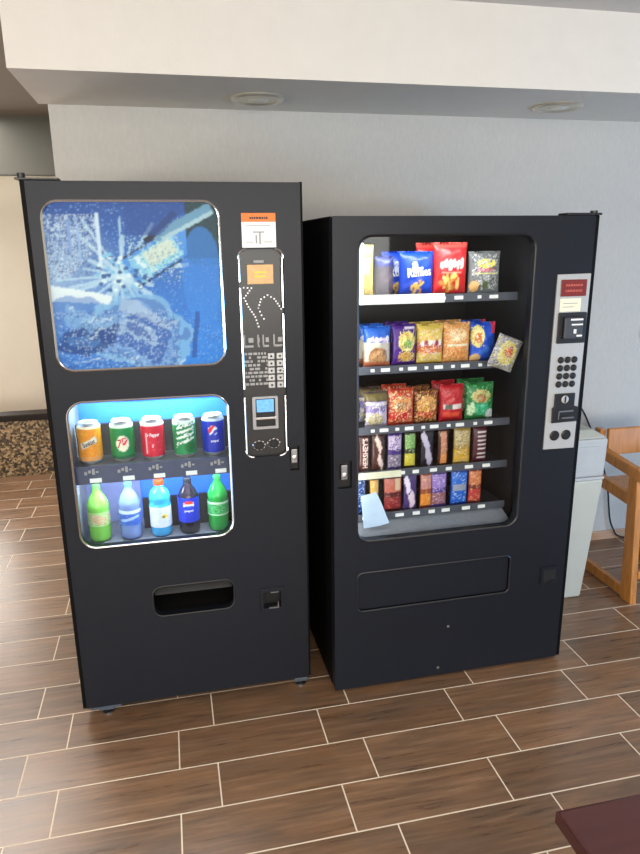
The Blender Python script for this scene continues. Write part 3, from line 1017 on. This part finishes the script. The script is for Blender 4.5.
q = MB(RO); q.box(0.900, 0.950, -0.0245, -0.022, 1.458, 1.464); q.box(0.905, 0.950, -0.0245, -0.022, 1.440, 1.445); q.box(0.915, 0.925, -0.0245, -0.022, 1.410, 1.425); q.box(0.928, 0.950, -0.0245, -0.022, 1.398, 1.404)
q.build('reader_mark', M['white_ink'], bl)
for r in range(4):
    for cidx in range(3):
        MB(RO).lathe([(0.0125, 0), (0.0125, 0.004), (0.010, 0.007), (0.001, 0.008)], 18, (0.880 + 0.0285 * cidx + 0.001 * (3 - r) * .5, -0.006, 1.309 - 0.031 * r), 'y').build('keypad_button', M['black_plastic'], R, smooth=True)
cn = MB(RO); cn.prism([(0.862, 1.066), (0.968, 1.068), (0.970, 1.125), (0.952, 1.130), (0.952, 1.180), (0.868, 1.180), (0.868, 1.130), (0.860, 1.125)], -0.014, -0.006)
cn = cn.build('coin_mechanism', M['black_plastic'], R, bevel=.0015)
MB(RO).lathe([(0.015, 0), (0.015, 0.003), (0.012, 0.004)], 20, (0.908, -0.014, 1.158), 'y').build('coin_slot', M['silver_panel'], cn)
MB(RO).box(0.905, 0.911, -0.0195, -0.0175, 1.146, 1.170).build('slot_line', M['void'], cn)
q = MB(RO); q.box(0.884, 0.948, -0.017, -0.014, 1.108, 1.114); q.box(0.884, 0.889, -0.017, -0.014, 1.080, 1.114); q.box(0.895, 0.948, -0.024, -0.014, 1.084, 1.090); q.build('bill_slot', M['steel'], cn)
for cx in (0.881, 0.931):
    b = MB(RO).lathe([(0.020, 0), (0.020, 0.003), (0.016, 0.006), (0.001, 0.006)], 22, (cx, -0.006, 1.014), 'y').build('coin_button', M['black_plastic'], R, smooth=True)
# lock handle on the left
MB(RO).box(0.010, 0.076, 0.024, 0.036, 0.865, 0.985).build('lock_recess', M['void'], R)
lk = MB(RO).box(0.030, 0.054, 0.004, 0.024, 0.905, 0.962, 0.003).build('lock_handle', M['steel'], R)
MB(RO).lathe([(0.009, 0), (0.009, 0.006), (0.004, 0.007)], 14, (0.042, 0.006, 0.924), 'y').build('lock_cylinder', M['chrome'], lk)
# delivery door, coin return, bolts
MB(RO).prism(rrect(0.097, 0.728, 0.363, 0.517, 0.019, 6), 0.006, 0.030).build('delivery_door', M['black'], R, bevel=0.004)
rail(MB(RO), tray_r, 0.0, 0.0035).build('delivery_trim', M['black_plastic'], R, smooth=True)
cr = MB(RO); cr.prism(rrect(0.874, 0.950, 0.370, 0.452, 0.006, 2), -0.006, 0.0); cr = cr.build('coin_return', M['black'], R, bevel=.001)
MB(RO).box(0.884, 0.940, -0.008, -0.006, 0.384, 0.440, 0.001).build('coin_cup', M['void'], cr)
MB(RO).box(0.912, 0.938, -0.014, -0.008, 0.384, 0.390, 0.001).build('cup_lip', M['black_plastic'], cr)
for x, z in ((0.475, 0.238), (0.437, 0.052)):
    MB(RO).lathe([(0.006, 0), (0.006, 0.002), (0.001, 0.004)], 12, (x, 0, z), 'y').build('bolt', M['steel'], R, smooth=True)
for x in (0.06, 0.94):
    for y in (0.10, 0.75):
        MB(RO).lathe([(0.001, 0), (0.022, 0), (0.022, 0.008), (0.010, 0.012), (0.010, 0.020)], 16, (x, y, 0)).build('foot', M['steel'], R, smooth=True)
# lamp at the upper left inside, with its clear cover
MB(RO).box(0.118, 0.137, 0.085, 0.105, 1.530, 1.742, 0.004).build('lamp_tube', M['tube_w'], R)

# trays: (height, lanes as (u0, u1))
ROWS = [
    (1.543, [(.130, .195), (.205, .285), (.290, .430), (.425, .562), (.568, .703)]),
    (1.285, [(.156, .267), (.270, .366), (.369, .478), (.476, .589), (.590, .695)]),
    (1.052, [(.161, .258), (.258, .364), (.365, .463), (.470, .572), (.578, .705)]),
    (0.874, [(.137, .182), (.190, .245), (.255, .315), (.324, .373), (.392, .449), (.464, .512), (.531, .607), (.613, .677)]),
    (0.698, [(.122, .168), (.184, .222), (.241, .319), (.324, .382), (.395, .446), (.441, .511), (.526, .603), (.604, .665)]),
]
for ri, (z, lanes) in enumerate(ROWS):
    t = MB(RO).box(0.080, 0.755, 0.122, 0.62, z - 0.004, z + 0.002).build('tray', M['dark_grey'], R)
    MB(RO).box(0.080, 0.755, 0.116, 0.122, z - 0.016, z + 0.014, 0.001).build('price_strip', M['strip'], t)
    for (a, b) in lanes:
        w = b - a
        cx = (a + b) / 2
        MB(RO).box(cx + w * .02, cx + w * .02 + min(.034, w * .5), 0.112, 0.116, z - 0.007, z + 0.006).build('price_label', M['white'], t)
        if ri < 3:
            MB(RO).box(cx - w * .34, cx - w * .34 + .014, 0.112, 0.116, z - 0.006, z + 0.005).build('lane_number', M['white'], t)
        # the lane's wire spiral
        rr = min(0.045, w * .42)
        n = 110
        MB(RO).tube([(cx + rr * math.cos(2 * PI * 6 * i / n + PI / 2), 0.165 + 0.42 * i / n, z + 0.004 + rr + rr * math.sin(2 * PI * 6 * i / n + PI / 2) * -1) for i in range(n + 1)], 0.0016, 4).build('spiral', M['wire'], t)
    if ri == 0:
        MB(RO).box(0.128, 0.455, 0.108, 0.112, z - 0.016, z + 0.018).build('strip_card', M['white'], t)  # white bar painted in for the lamp's reflection on the tray strip
    if ri == 3:
        MB(RO).box(0.128, 0.300, 0.108, 0.112, z - 0.014, z + 0.012).build('strip_card', M['cream_card'], t)


# ------------------------------------------------------------------ bags and bars
def bag(name, label, cat, group, w, h, dep, ink, u, v, off, letters=None, roll=0.0, lean=0.0, wav=0.0, nx=30, nz=38):
    root = thing(name, atR(u, off + dep / 2, v), RPHI, label, cat, group)
    seal = 0.06

    def prof(s, t):                       # s,t in -1..1
        tt = min(1.0, abs(t) / (1 - seal)) if abs(t) < 1 - seal else 1.0
        a = max(0.0, 1 - abs(s) ** 2.6) ** 0.62 * max(0.0, 1 - tt ** 3.0) ** 0.7
        return a * (1 + 0.05 * math.sin(9 * s + 4 * t) + 0.04 * math.sin(13 * t - 5 * s))

    def width(t):
        return w / 2 * (1 - 0.05 * (1 - abs(t) ** 4))

    V, F, C_ = [], [], []
    for side in (-1, 1):
        b = len(V)
        for j in range(nz + 1):
            t = -1 + 2 * j / nz
            for i in range(nx + 1):
                s = -1 + 2 * i / nx
                zz = h / 2 + t * h / 2
                y = side * (dep / 2 * prof(s, t)) + (0.0015 * math.sin(s * 26) if abs(t) > 1 - seal else 0)
                V.append((s * width(t), y, zz))
                C_.append(ink.at((s + 1) / 2, (t + 1) / 2))
        for j in range(nz):
            for i in range(nx):
                a = b + j * (nx + 1) + i
                q = (a, a + 1, a + nx + 2, a + nx + 1)
                F.append(q if side < 0 else q[::-1])
    me = bpy.data.meshes.new('wrapper'); me.from_pydata(V, [], F); ink_attr(me, C_)
    b = bmesh.new(); b.from_mesh(me); bmesh.ops.remove_doubles(b, verts=b.verts[:], dist=1e-5); b.to_mesh(me); b.free()
    link('wrapper', me, M['bag'], root, smooth=True)

    def lay(x, z):
        s, t = x / (w / 2), (z - h / 2) / (h / 2)
        s = max(-1, min(1, s)); t = max(-1, min(1, t))
        return (x, -dep / 2 * prof(s, t) - 0.0016, z)
    for s_, lw, lh, a, m, rot in (letters or []):
        lettering(s_, lw, lh, lay, m, root, rot=rot, at=a, fat=0.025)
    root.rotation_euler = (lean, roll, RPHI)
    return root


def behind(o, dy, label, du=0.0, dz=0.0):
    c_ = copy_tree(o)
    c_.location = o.location + Vector((du, dy, dz))
    c_['label'] = label
    return c_


def wordmark(k, cs, ct, w, h, cols, n=5):
    for i in range(n):
        x = cs - w / 2 + w * (i + .5) / n
        k.ell(x, ct + h * .08 * ((i % 2) * 2 - 1), w / n * .50, h * (.42 + .1 * ((i * 7) % 3)), cols[i % len(cols)])
    return k


# --- top tray
G1 = 'snack bags on the top tray'
z = ROWS[0][0] + .003
k = Ink(24, 40, (232, 214, 96)).rect(0, 1, .0, .25, (220, 190, 80)).speck(0, 1, 0, 1, [(246, 234, 150), (206, 180, 60)], .1).rect(.3, .7, .45, .75, (244, 238, 170))
bag('snack_bag', 'yellow snack bag at the left end of the top tray, beside the lamp', 'snack bag', G1, .060, .190, .03, k, .166, z, .15)
k = Ink(30, 40, (70, 62, 78)).speck(0, 1, 0, .6, [(112, 84, 104), (60, 86, 84), (120, 100, 110)], .2).rect(0, 1, .75, 1, (36, 52, 120))
bag('snack_bag', 'dull purple-grey snack bag beside the yellow one on the top tray', 'snack bag', G1, .075, .150, .035, k, .244, z, .17)
k = Ink(60, 60, (20, 66, 190)).rect(0, 1, 0, .1, (14, 46, 150)).chips(.50, .20, .20, .13, [(240, 190, 90), (222, 150, 60), (248, 214, 130)], 12).ell(.40, .66, .09, .12, (220, 226, 240)).speck(.2, .8, .4, .8, [(40, 90, 210)], .1)
o = bag('snack_bag', 'bright blue chip bag with white lettering, front on the top tray', 'snack bag', G1, .138, .165, .055, k, .362, z, .14,
        [('Ruffles', .092, .034, (0.004, .092), M['white_ink'], .08)])
behind(o, .07, 'blue chip bag peeking out left of the front blue one on the top tray', du=-.045, dz=.0)
k = Ink(60, 64, (214, 40, 44)).rect(0, 1, .90, 1, (226, 84, 76)).chips(.50, .24, .30, .15, [(238, 176, 84), (214, 128, 50), (246, 204, 120)], 18).rect(0, 1, 0, .06, (150, 24, 30))
wordmark(k, .5, .60, .72, .17, [(236, 226, 222), (216, 204, 206), (244, 240, 236)], 6)
k.rect(.2, .8, .44, .47, (240, 150, 130))
o = bag('snack_bag', 'tall red cracker bag with golden pieces printed low, front of the top tray', 'snack bag', G1, .138, .195, .06, k, .494, z, .135)
behind(o, .075, 'red cracker bag peeking out left of the front red one on the top tray', du=-.04, dz=.0)
k = Ink(54, 56, (120, 124, 126)).ell(.5, .72, .30, .10, (226, 214, 90)).rect(.2, .8, .54, .62, (206, 110, 124)).speck(.1, .9, .1, .95, [(190, 194, 196), (70, 78, 84), (220, 220, 220)], .14).ell(.16, .20, .14, .13, (232, 178, 110)).ell(.48, .24, .10, .10, (96, 110, 70)).rect(.15, .85, .48, .52, (236, 226, 150))
bag('snack_bag', 'silver grey snack bag with a yellow oval, rightmost on the top tray', 'snack bag', G1, .134, .162, .05, k, .636, z, .145)

# --- second tray
G2 = 'snack bags on the second tray'
z = ROWS[1][0] + .003
k = Ink(48, 60, (40, 100, 200)).rect(0, 1, 0, .62, (206, 196, 178)).ell(.5, .27, .36, .23, (168, 118, 74)).ell(.5, .24, .30, .17, (196, 148, 100)).rect(0, 1, 0, .14, (196, 112, 76)).speck(.2, .8, .1, .45, [(70, 44, 30)], .07)
wordmark(k, .5, .68, .84, .14, [(240, 226, 236), (214, 190, 216), (246, 244, 246)], 6)
o1 = bag('snack_bag', 'blue-topped cookie bag with a big cookie printed on it, left end of the second tray', 'snack bag', G2, .108, .155, .05, k, .212, z, .14)
k = Ink(44, 56, (74, 30, 130)).ell(.56, .60, .36, .24, (232, 214, 110)).ell(.60, .52, .20, .10, (120, 180, 70)).ell(.56, .24, .36, .12, (216, 170, 80)).speck(.2, 1, .1, .9, [(248, 240, 190), (240, 160, 60), (60, 20, 110)], .10).rect(.5, .9, .88, .95, (230, 220, 240))
o2 = bag('snack_bag', 'purple and yellow snack bag, second from left on the second tray', 'snack bag', G2, .098, .160, .05, k, .318, z, .14)
k = Ink(48, 56, (226, 196, 92)).rect(0, 1, .42, .58, (190, 60, 60)).rect(0, 1, .30, .42, (214, 100, 60)).rect(0, 1, 0, .08, (180, 130, 60)).speck(0, 1, .1, .9, [(246, 232, 150), (236, 210, 200), (230, 160, 70)], .14)
wordmark(k, .5, .56, .8, .12, [(240, 220, 230), (160, 40, 60), (244, 240, 230)], 6)
o3 = bag('snack_bag', 'yellow snack bag with a red middle band, centre of the second tray', 'snack bag', G2, .110, .155, .05, k, .423, z, .14)
k = Ink(48, 56, (226, 158, 92)).ell(.5, .70, .34, .16, (240, 214, 170)).ell(.5, .26, .34, .16, (220, 134, 66)).speck(0, 1, 0, 1, [(246, 190, 120), (206, 124, 60), (244, 214, 160)], .14).rect(.1, .9, .42, .48, (240, 230, 200))
o4 = bag('snack_bag', 'peach orange snack bag left of the blue and yellow one on the second tray', 'snack bag', G2, .114, .158, .05, k, .532, z, .14)
k = Ink(48, 50, (34, 84, 204)).ell(.24, .66, .24, .28, (240, 226, 140)).ell(.26, .62, .14, .14, (220, 120, 60)).rect(.8, 1, .72, 1, (220, 60, 90)).band(.1, .15, .7, .35, .06, (60, 120, 224)).ell(.2, .1, .2, .12, (236, 190, 130)).speck(0, .5, .4, .9, [(250, 246, 220), (190, 160, 60)], .12)
o5 = bag('snack_bag', 'blue snack bag with a yellow round print, right end of the second tray', 'snack bag', G2, .108, .155, .05, k, .642, z, .14)
for o, n in ((o1, 'blue-topped cookie bag'), (o2, 'purple and yellow snack bag'), (o3, 'red-banded yellow snack bag'), (o4, 'peach orange snack bag'), (o5, 'blue bag with a yellow round print')):
    behind(o, .085, 'next ' + n + ' behind the front one, second tray')
k = Ink(40, 40, (150, 147, 152)).ell(.5, .5, .36, .38, (222, 204, 110)).ell(.56, .56, .16, .18, (214, 96, 60)).speck(0, 1, 0, 1, [(214, 214, 220), (100, 100, 112), (200, 188, 100)], .14)
bag('snack_bag', 'pale yellow snack bag hanging tilted and stuck in front of the second tray', 'snack bag', None, .110, .125, .035, k, .672, 1.275, .058, roll=.38)

# --- third tray
G3 = 'snack bags on the third tray'
z = ROWS[2][0] + .003
k = Ink(44, 52, (84, 66, 60)).rect(.05, 1, .0, .72, (196, 190, 214)).rect(.05, 1, .42, .62, (128, 116, 170)).ell(.45, .22, .34, .18, (196, 180, 130)).rect(0, 1, .78, .92, (106, 92, 40)).speck(0, 1, .05, .7, [(236, 232, 240), (100, 76, 140), (220, 206, 150)], .12)
o1 = bag('snack_bag', 'white and purple snack bag, left end of the third tray', 'snack bag', G3, .096, .140, .05, k, .210, z, .14)
k = Ink(48, 52, (196, 66, 40)).ell(.5, .60, .38, .22, (226, 150, 80)).ell(.46, .56, .20, .12, (150, 110, 60)).rect(0, 1, .16, .36, (206, 44, 44)).speck(0, 1, .1, .95, [(246, 196, 130), (236, 120, 60), (120, 40, 24), (240, 220, 190)], .12)
o2 = bag('snack_bag', 'red and orange snack bag, second from left on the third tray', 'snack bag', G3, .108, .146, .05, k, .311, z, .14)
k = Ink(46, 50, (110, 62, 34)).ell(.5, .55, .42, .28, (214, 156, 70)).ell(.5, .30, .4, .12, (190, 70, 50)).speck(0, 1, .05, .95, [(246, 214, 110), (96, 60, 30), (232, 150, 110)], .16)
o3 = bag('snack_bag', 'brown and golden snack bag in the middle of the third tray', 'snack bag', G3, .100, .135, .05, k, .414, z, .14)
k = Ink(46, 56, (190, 34, 46)).rect(.1, .9, .36, .50, (222, 206, 206)).rect(.2, .5, .36, .50, (110, 110, 100)).rect(.1, .8, .14, .26, (224, 84, 60)).speck(0, 1, .5, .95, [(214, 80, 76), (160, 20, 34)], .15)
o4 = bag('snack_bag', 'solid red snack bag with a white band, left of the green one, third tray', 'snack bag', G3, .104, .150, .05, k, .521, z, .14)
k = Ink(50, 56, (44, 132, 70)).ell(.5, .66, .34, .18, (206, 190, 120)).ell(.5, .60, .16, .12, (180, 120, 70)).ell(.5, .32, .30, .18, (50, 176, 130)).ell(.86, .16, .16, .14, (224, 224, 230)).ell(.16, .30, .12, .2, (206, 232, 190)).speck(0, 1, .05, .95, [(150, 210, 150), (24, 96, 56)], .10)
o5 = bag('snack_bag', 'green snack bag, right end of the third tray', 'snack bag', G3, .124, .150, .05, k, .641, z, .14)
for o, n in ((o1, 'white and purple snack bag'), (o2, 'red and orange snack bag'), (o3, 'brown and golden snack bag'), (o4, 'solid red snack bag'), (o5, 'green snack bag')):
    behind(o, .085, 'next ' + n + ' behind the front one, third tray')

# --- fourth tray: upright candy bars
G4 = 'candy bars on the fourth tray'
z = ROWS[3][0] + .003
HB = .150


def bar_ink(base, a=None, b=None, sp=(), p=.12):
    k = Ink(20, 60, base)
    if a: k.rect(.05, .95, .55, .92, a)
    if b: k.rect(.05, .95, .08, .42, b)
    if sp: k.speck(.08, .92, .06, .94, sp, p)
    return k


def candy(label, group, lane, row, k, letters=None, roll=0.0, h=HB):
    a, b = ROWS[row][1][lane]
    return bag('candy_bar', label, 'candy bar', group, b - a, h, .022, k, (a + b) / 2, ROWS[row][0] + .003, .14, letters, roll, nx=14, nz=44)


candy('dark brown candy bar with upright white lettering, left end of the fourth tray', G4, 0, 3, bar_ink((64, 26, 20), None, None, [(96, 44, 34)], .2),
      [("HERSHEY'S", .120, .022, (.003, .078), mat('pinkish_ink', S(236, 206, 196), .5), PI / 2)])
k = bar_ink((60, 22, 16), None, None, [(90, 36, 26)], .2); k.band(.30, .95, .70, .55, .12, (230, 206, 192)); k.band(.45, .42, .85, .08, .12, (224, 200, 190))
candy('brown candy bar with slanted cream lettering, second from left on the fourth tray', G4, 1, 3, k)
candy('purple and silver candy bar, third from left on the fourth tray', G4, 2, 3, bar_ink((66, 40, 120), (190, 170, 206), (140, 130, 142), [(230, 210, 220), (60, 40, 110)], .12))
candy('green and yellow candy bar, fourth from left on the fourth tray', G4, 3, 3, bar_ink((40, 50, 30), (120, 166, 90), (206, 190, 60), [(196, 220, 150)], .10))
k = bar_ink((28, 22, 36)); k.band(.12, .95, .55, .48, .16, (190, 180, 206)); k.band(.40, .50, .80, .08, .18, (184, 176, 196))
candy('dark candy bar with a silver diagonal stripe, middle of the fourth tray', G4, 4, 3, k)
k = bar_ink((70, 34, 22)); k.rect(.25, .75, .05, .95, (196, 130, 100)); k.rect(.25, .78, .05, .34, (220, 140, 76)); k.speck(.2, .8, .1, .9, [(236, 196, 170)], .1)
candy('slim copper brown candy bar, left of the gold one on the fourth tray', G4, 5, 3, k)
candy('gold and yellow candy bar, second from right on the fourth tray', G4, 6, 3, bar_ink((170, 140, 70), (190, 170, 120), (214, 166, 44), [(240, 224, 150), (90, 80, 70), (190, 180, 170)], .10))
k = bar_ink((74, 24, 36))
for q in range(7):
    k.rect(.30, .98, .12 + q * .12, .17 + q * .12, (216, 206, 210))
candy('maroon candy bar with rows of white print, right end of the fourth tray', G4, 7, 3, k)

# --- fifth tray
G5 = 'candy bars on the bottom tray'
k = bar_ink((24, 56, 120), None, None, [(190, 210, 240), (16, 36, 90)], .2)
candy('navy blue candy bar, left end of the bottom tray', G5, 0, 4, k)
candy('gold and brown candy bar, second from left on the bottom tray', G5, 1, 4, bar_ink((110, 70, 34), (214, 166, 84), (170, 120, 60), [(240, 214, 150)], .12))
k = bar_ink((84, 24, 28), (190, 100, 84), (140, 40, 44), [(216, 130, 110)], .06); k.rect(.62, .9, .6, .92, (216, 190, 150))
candy('dark red candy bar, third from left on the bottom tray', G5, 2, 4, k)
k = bar_ink((70, 50, 110)); k.band(.15, .95, .40, .50, .16, (226, 214, 236)); k.band(.5, .50, .75, .08, .2, (226, 204, 216))
candy('purple candy bar with white slanted lettering, fourth from left on the bottom tray', G5, 3, 4, k)
candy('orange candy bar, left of the lilac one on the bottom tray', G5, 4, 4, bar_ink((150, 70, 40), (190, 130, 130), (226, 140, 50), [(246, 190, 110)], .12))
candy('lilac candy bar, left of the bright blue one on the bottom tray', G5, 5, 4, bar_ink((84, 60, 140), (150, 120, 196), (150, 100, 100), [(206, 190, 236)], .14))
candy('bright blue candy bar, second from right on the bottom tray', G5, 6, 4, bar_ink((24, 74, 180), (40, 110, 214), (30, 100, 206), [(190, 206, 230)], .10).rect(.1, .9, .42, .6, (150, 160, 180)))
candy('copper red candy bar, right end of the bottom tray', G5, 7, 4, bar_ink((120, 50, 40), (206, 120, 76), (190, 60, 60), [(236, 176, 130)], .12))

# pale sheet coloured to imitate a reflection, inside the lower left corner of the window
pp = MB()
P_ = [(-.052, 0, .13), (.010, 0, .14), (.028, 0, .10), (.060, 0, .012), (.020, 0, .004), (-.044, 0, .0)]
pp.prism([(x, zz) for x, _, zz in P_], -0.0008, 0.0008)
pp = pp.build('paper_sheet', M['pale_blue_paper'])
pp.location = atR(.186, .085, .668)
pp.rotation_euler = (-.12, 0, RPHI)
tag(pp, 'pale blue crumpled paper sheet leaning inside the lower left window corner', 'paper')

# ------------------------------------------------------------------ bin, high chair, table and small things
b = thing('trash_bin', (1.80, 2.90, 0), 0, 'tall slim pale grey trash bin beside the snack machine', 'trash bin')


def ring(w, dd, z): return [(-w, -dd, z), (w, -dd, z), (w, dd, z), (-w, dd, z)]


bb = MB()
bb.hexa(ring(.140, .20, 0.0) + ring(.178, .236, .640))
bb.build('body', M['bin'], b, bevel=.012)
lid = MB().hexa(ring(.179, .2375, .638) + ring(.180, .2385, .655)).build('rim', M['bin_lid'], b, bevel=.006)
MB().hexa(ring(.177, .236, .655) + ring(.181, .238, .845)).build('lid', M['bin_lid'], b, bevel=.012)
fl = MB().hexa([(-.14, -.2405, .69), (.14, -.2405, .69), (.14, -.234, .69), (-.14, -.234, .69), (-.14, -.2420, .81), (.14, -.2420, .81), (.14, -.235, .81), (-.14, -.235, .81)]).build('flap', M['bin_lid'], b, bevel=.002)
MB().hexa(ring(.181, .238, .845) + ring(.13, .19, .878)).build('dome', M['bin'], b, bevel=.012)

ch = thing('high_chair', (2.34, 2.83, 0), 0, 'varnished wooden high chair standing right of the pale grey bin', 'high chair')
for sx in (-1, 1):
    x = sx * 0.195
    t_ = 0.034
    MB().hexa([(x - t_ / 2, -.262, 0), (x + t_ / 2, -.262, 0), (x + t_ / 2, -.178, 0), (x - t_ / 2, -.178, 0),
               (x - t_ / 2, -.205, .69), (x + t_ / 2, -.205, .69), (x + t_ / 2, -.145, .69), (x - t_ / 2, -.145, .69)]).build('leg', M['pine'], ch, bevel=.004)
    MB().hexa([(x - t_ / 2, .20, 0), (x + t_ / 2, .20, 0), (x + t_ / 2, .27, 0), (x - t_ / 2, .27, 0),
               (x - t_ / 2, .10, .805), (x + t_ / 2, .10, .805), (x + t_ / 2, .15, .805), (x - t_ / 2, .15, .805)]).build('leg', M['pine'], ch, bevel=.004)
    MB().bar((x, -.26, .035), (x, .26, .035), .030, .055).build('runner', M['pine'], ch, bevel=.004)
    MB().bar((x, -.235, .655), (x, .14, .69), .040, .058).build('arm_rest', M['pine'], ch, bevel=.008)
    MB().bar((x, -.215, .515), (x, .17, .545), .032, .060).build('side_rail', M['pine'], ch, bevel=.004)
MB().box(-.178, .178, -.252, -.222, .130, .170, .003).build('foot_rest', M['pine'], ch)
MB().box(-.178, .178, -.20, .16, .500, .520, .004).build('seat', M['pine'], ch)
MB().hexa([(-.178, .070, .672), (.178, .070, .672), (.178, .095, .672), (-.178, .095, .672), (-.178, .078, .81), (.178, .078, .81), (.178, .103, .81), (-.178, .103, .81)]).build('backrest', M['pine'], ch, bevel=.006)

tb = thing('dining_table', (1.163, .478, 0), 0, 'dark cherry table corner in the foreground at lower right', 'table')
MB().box(-.533, .533, -.40, .40, .713, .740, .004).build('table_top', M['cherry'], tb)
e_ = MB(); e_.prism([(-.536, .712), (.536, .712), (.536, .736), (-.536, .736)], -.403, .403, ); e_.build('edge_band', M['cherry_edge'], tb)
MB().lathe([(.001, 0), (.24, 0), (.24, .02), (.06, .05), (.04, .07), (.04, .69), (.12, .70), (.12, .7115), (.001, .7115)], 32).build('pedestal', M['black_plastic'], tb, smooth=True)

pc = MB()
pts = [(1.60, 3.262, .86), (2.02, 3.262, .90), (2.20, 3.266, .86), (2.30, 3.268, .72), (2.40, 3.268, .50), (2.455, 3.268, .34), (2.478, 3.268, .22), (2.495, 3.266, .13), (2.520, 3.262, .07), (2.56, 3.255, .02), (2.68, 3.22, .006), (2.9, 3.21, .006)]
Q = []
for i in range(len(pts) - 1):                # Catmull-Rom through the points
    p0, p1, p2, p3 = (Vector(pts[max(i - 1, 0)]), Vector(pts[i]), Vector(pts[i + 1]), Vector(pts[min(i + 2, len(pts) - 1)]))
    for j in range(6):
        t = j / 6
        Q.append(0.5 * ((2 * p1) + (p2 - p0) * t + (2 * p0 - 5 * p1 + 4 * p2 - p3) * t * t + (3 * p1 - p0 - 3 * p2 + p3) * t ** 3))
pc.tube(Q, 0.0048, 8)
pc = pc.build('power_cord', M['cord'], smooth=True)
tag(pc, 'black power cord hanging down the wall behind the high chair', 'cord')

sw = thing('light_switch', (2.606, WY - 0.001, 1.258), 0, 'white switch plate on the wall at the right edge', 'light switch')
MB().box(-.037, .037, -.006, 0, -.058, .058, .003).build('plate', M['plate_white'], sw)
MB().box(-.006, .006, -.016, -.006, -.012, .012, .002).build('toggle', M['plate_white'], sw)

# ------------------------------------------------------------------ light
def area(name, loc, target, sx, sy, power, col, spread=PI):
    li = bpy.data.lights.new(name, 'AREA')
    li.shape = 'RECTANGLE'; li.size = sx; li.size_y = sy
    li.energy = power; li.color = col; li.spread = spread
    o = bpy.data.objects.new(name, li)
    COL.objects.link(o)
    o.location = loc
    o.rotation_euler = (Vector(target) - Vector(loc)).to_track_quat('-Z', 'Y').to_euler()
    return o



area('window_light', (0.15, -4.1, 1.72), (0.15, 0, 1.72), 5.6, 1.5, 262, (1.0, 0.975, 0.92))
area('side_window_light', (4.9, 1.0, 0.8), (1.5, 2.6, 0.7), 2.6, 1.0, 120, (0.22, 0.55, 1.0))
area('ceiling_light', (0.8, -0.6, 2.60), (0.8, -0.6, 0), 4.0, 2.4, 84, (1.0, 0.94, 0.86))
area('corridor_light', (-1.68, 4.5, 2.60), (-1.68, 4.5, 0), 1.25, 1.6, 66, (1.0, 0.95, 0.9))  # added where the soffit hides it, for the pale sheen on the floor
area('corridor_window_light', (-2.12, 6.25, 1.15), (-2.12, 0, 1.15), 1.1, 2.1, 42, (1.0, 0.97, 0.93))
area('cove_light', (-1.4, 5.9, 2.58), (-1.4, 6.15, 0), 3.0, 0.3, 8, (1.0, 0.93, 0.82))  # added behind the bulkhead, out of sight, to brighten the cream wall
area('left_window_light', (-4.9, -1.2, 0.75), (0.5, 1.5, 1.2), 3.0, 1.3, 230, (1.0, 0.96, 0.88))  # unseen fill added to lift the soffit underside
# lamps and one added fill inside the machines
area('showcase_lamp', atL(.32, .14, 1.247), atL(.32, .22, 0.9), .5, .03, 7.5, (0.75, 0.95, 1.0))
area('showcase_lower_lamp', atL(.32, .07, 0.975), atL(.32, .12, 0.7), .5, .02, 4.2, (0.85, 0.95, 1.0))  # added under the can shelf to brighten the bottles
area('snack_lamp', atR(.40, .06, 1.785), atR(.42, .22, 0.9), .6, .03, 2.9, (1.0, 0.97, 0.92))
area('snack_side_lamp', atR(.085, .09, 1.10), atR(.45, .20, 1.10), .03, .9, 1.5, (1.0, 0.97, 0.92))

w = bpy.data.worlds.new('world')
SC.world = w
w.use_nodes = True
w.node_tree.nodes['Background'].inputs[0].default_value = (0.8, 0.88, 1.0, 1)
w.node_tree.nodes['Background'].inputs[1].default_value = 0.25

# ------------------------------------------------------------------ camera
h_, psi, pit, ro, f = 1.7388, 0.2178, 0.2654, -0.0121, 670.95
fw = Vector((math.sin(psi) * math.cos(pit), math.cos(psi) * math.cos(pit), -math.sin(pit)))
r = Vector((math.cos(psi), -math.sin(psi), 0))
u = r.cross(fw)
rx = math.cos(ro) * r + math.sin(ro) * u
ux = -math.sin(ro) * r + math.cos(ro) * u
cam = bpy.data.cameras.new('camera')
co = bpy.data.objects.new('camera', cam)
COL.objects.link(co)
mm = Matrix((rx, ux, -fw)).transposed().to_4x4()
mm.translation = Vector((0, 0, h_))
co.matrix_world = mm
cam.sensor_fit = 'HORIZONTAL'
cam.sensor_width = 36
cam.lens = f / 640 * 36
cam.clip_start = 0.05
SC.camera = co

SC.view_settings.view_transform = 'Standard'
SC.view_settings.look = 'None'
SC.view_settings.exposure = 0.0
SC.view_settings.gamma = 1.0
SC.view_settings.use_curve_mapping = False
